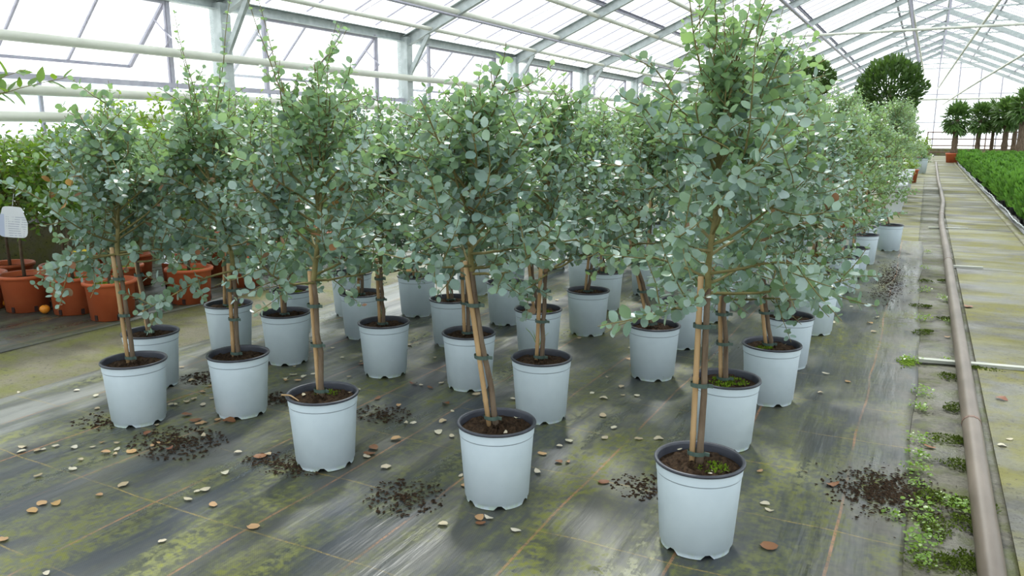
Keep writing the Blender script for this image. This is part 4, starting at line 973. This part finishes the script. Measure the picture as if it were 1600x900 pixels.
for lst, mk, sz, lab in ((PALE, 'dryleaf', .042, 'pale cream fallen leaf'), (OCHRE, 'ochreleaf', .044, 'ochre curled fallen leaf'), (BROWN, 'brownleaf', .055, 'dark brown curled fallen leaf')):
    mes = [dry_leaf_mesh(mk, 900 + i) for i in range(7)]
    for k, q in enumerate(lst.split()):
        px, py = map(float, q.split(',')); P = at_z(px, py)
        if any(math.hypot(P[0] - a, P[1] - b) < .15 for a, b in spots): continue
        z = .012 if P[0] > .42 else .006
        o = link('fallen_leaf', mes[k % 7], None, (P[0], P[1], z), (rnd.uniform(-.1, .1), rnd.uniform(-.1, .1), rnd.uniform(0, 6.28)), sz * rnd.uniform(.7, 1.3))
        if q == '1512,482': o.scale = (.10,) * 3; tag(o, 'large rust brown leaf on the concrete path right of the floor pipe', 'leaf'); continue
        if P[0] > .05: tag(o, lab + ' lying on the concrete beside the floor pipe', 'leaf', 'fallen leaves by the floor pipe'); continue
        ni = int(np.argmin([math.hypot(P[0] - a, P[1] - b) for a, b in spots[:len(FRONT)]]))
        tag(o, lab + ' on the mat near ' + FRONT[ni], 'leaf', lab + ' near ' + FRONT[ni])
# dead leaves and chips on pot soil belong to no pot: loose things
for k, (i, q) in enumerate(((6, (852, 566)), (6, (858, 546)), (7, (1225, 538)), (7, (1200, 545)), (7, (1215, 532)), (1, (808, 652)), (1, (790, 675)), (1, (746, 668)), (1, (760, 650)), (0, (1110, 738)), (0, (1060, 700)), (0, (1135, 735)), (2, (547, 612)), (2, (475, 616)))):
    P = at_z(q[0], q[1], PH - .02); o = link('fallen_leaf', bpy.data.meshes['fallen_leaf'], None, (P[0], P[1], PH - .024), (.2, .1, k * 1.9), .03)
    tag(o, 'pale dead leaf on the soil inside ' + FRONT[i], 'leaf', 'dead leaves on pot soil')
# spilled compost
def crumb(m, g, x, y, s):
    q = g.uniform(0, 6.28); e = g.uniform(1, 2.6); c, d = math.cos(q), math.sin(q); V = []
    for (u, v, z) in ((-e, -.6, 0), (e * .7, -1, 0), (e, .8, 0), (-e * .6, .9, 0), (g.uniform(-.4, .4), g.uniform(-.3, .3), g.uniform(.5, 1.1))):
        V.append((x + s * (u * c - v * d), y + s * (u * d + v * c), z * s))
    m.add(V, [(0, 1, 4), (1, 2, 4), (2, 3, 4), (3, 0, 4)])
def spill(px, py, rx, ry, n, seed, lab):
    P = at_z(px, py); g = np.random.default_rng(seed); m = MB(); n = int(n * 1.7)
    for i in range(n):
        a = g.uniform(0, 6.28); r_ = g.uniform(0, 1.15) ** .8; x = r_ * rx * math.cos(a); y = r_ * ry * math.sin(a); s = g.uniform(.0015, .0065)
        crumb(m, g, x, y, s)
    o = m.build('spilled_compost', M['soil'], None, (P[0], P[1], .007)); tag(o, lab, 'spilled soil', None, 'stuff')
for a in ((278, 693, .24, .18, 320, 1, 'largest heap of spilled dark compost, left of the twig-on-rim pot'), (598, 648, .15, .12, 140, 2, 'crumbs of compost right of the twig-on-rim pot'), (440, 727, .20, .10, 160, 3, 'crumbs of compost at the foot of the twig-on-rim pot'),
          (632, 778, .17, .15, 150, 4, 'loose compost crumbs left of the leaning tree pot'), (1003, 762, .12, .12, 130, 5, 'compost crumbs left of the nearest pot'), (318, 592, .14, .12, 140, 6, 'compost crumbs between the two left front pots'), (160, 660, .15, .12, 100, 7, 'compost crumbs below the leftmost front pot'),
          (435, 625, .15, .10, 120, 8, 'compost crumbs between the brown trunk pot and the twig-on-rim pot')): spill(*a)
# debris ridge spilled over the mat edge beside the gutter
def debris(px, py, rx, ry, n, seed, lab, mt):
    P = at_z(px, py); g = np.random.default_rng(seed); m = MB(); n *= 3
    for i in range(n):
        x = g.normal(0, rx * .5); y = g.normal(0, ry * .5); crumb(m, g, x, y, g.uniform(.0015, .006))
    tag(m.build('mat_debris', mt, None, (P[0], P[1], .006)), lab, 'debris', None, 'stuff')
debris(1385, 770, .20, .22, 420, 21, 'dark silt and moss spread over the mat edge, nearest the camera', M['soil'])
debris(1418, 566, .05, .10, 200, 22, 'mossy silt on the mat edge at the nearest batten', M['mosstop'])
debris(1390, 440, .14, 1.2, 420, 23, 'dark silt crumbs scattered on the mat edge farther along', M['soil'])
# weeds and moss in the gutter
def weed_mesh(seed, n, rad, h, ls):
    g = np.random.default_rng(seed); a = g.uniform(0, 6.28, n); r_ = rad * np.sqrt(g.uniform(0, 1, n)); P = np.stack([r_ * np.cos(a), r_ * np.sin(a), g.uniform(.1, 1, n) * h], 1)
    A, B, N = basis(g.normal(0, 1, (n, 3)) * np.array([1, 1, .3]), np.array([0, 0, 1.0]) + g.normal(0, .35, (n, 3)))
    return leaves_mesh('weed', P, A, B, N, g.uniform(.6, 1.3, n) * ls, [M['lime']], ('round', False))
weeds = [weed_mesh(800 + i, 70, .06, .045, .016) for i in range(3)]
WP = sorted([(1437, 690), (1434, 715), (1432, 738), (1436, 760), (1440, 800), (1446, 818), (1442, 845), (1438, 862), (1396, 808), (1478, 785), (1508, 800), (1440, 615), (1436, 640), (1442, 500), (1445, 455), (1446, 420), (1480, 565), (1482, 505), (1440, 880), (1424, 566), (1475, 470), (1450, 395)], key=lambda q: -q[1])
for k, q in enumerate(WP):
    P = at_z(*q); o = link('weed', weeds[k % 3], None, (P[0], P[1], .0), (0, 0, k), rnd.uniform(.7, 1.15)); tag(o, 'tiny leafy green weed in the gutter beside the floor pipe, %s from the camera' % ordinal(k + 1), 'weed', 'weeds in the gutter')
gmoss = [moss_mesh(850 + i, 1.0, 0, 0, 0, .09, 'moss_dark') for i in range(3)]
for k, q in enumerate(sorted([(1492, 690), (1498, 730), (1505, 790), (1512, 820), (1516, 880), (1490, 640), (1484, 590), (1530, 576), (1478, 500), (1475, 440), (1445, 520), (1445, 480), (1446, 440), (1455, 780), (1460, 830), (1470, 880), (1520, 890)], key=lambda q: -q[1])):
    P = at_z(*q); o = link('moss_cushion', gmoss[k % 3], None, (P[0], P[1], .006), (0, 0, k), (1.0, 1.5, .8)); tag(o, 'dark moss cushion in the gutter beside the floor pipe, %s from the camera' % ordinal(k + 1), 'moss', 'moss cushions in the gutter')
# grass blades in two pots and dry stalks
def grass(px, py, n, h, seed, parent_i):
    P = at_z(px, py, PH - .03); g = np.random.default_rng(seed); m = MB()
    for i in range(n):
        az = g.uniform(0, 6.28); hh = h * g.uniform(.5, 1); b = .35 * hh * g.uniform(.3, 1.2)
        pts = [(b * s * s * math.cos(az), b * s * s * math.sin(az), hh * (s - .25 * s * s)) for s in np.linspace(0, 1, 6)]; m.tube(pts, list(np.linspace(.0028, .0006, 6)), 4)
    o = m.build('grass_tuft', M['lime'], None, P, smooth=True); tag(o, ('grass tuft sprouting at a dark trunk in the middle pot', 'grass tuft growing in the pot behind the leaning tree')[parent_i], 'grass')
grass(598, 505, 12, .17, 1, 0); grass(840, 557, 10, .22, 2, 1)
st = at_z(455, 618, PH); m = MB(); m.tube([(0, 0, 0), (.05, .004, .004), (.11, -.01, -.006)], [.004, .0035, .002], 6)
tag(m.build('dry_twig', M['stake'], None, at_z(440, 617, PH + .008), smooth=True), 'thin pale dry twig lying across the rim of a front pot', 'twig')
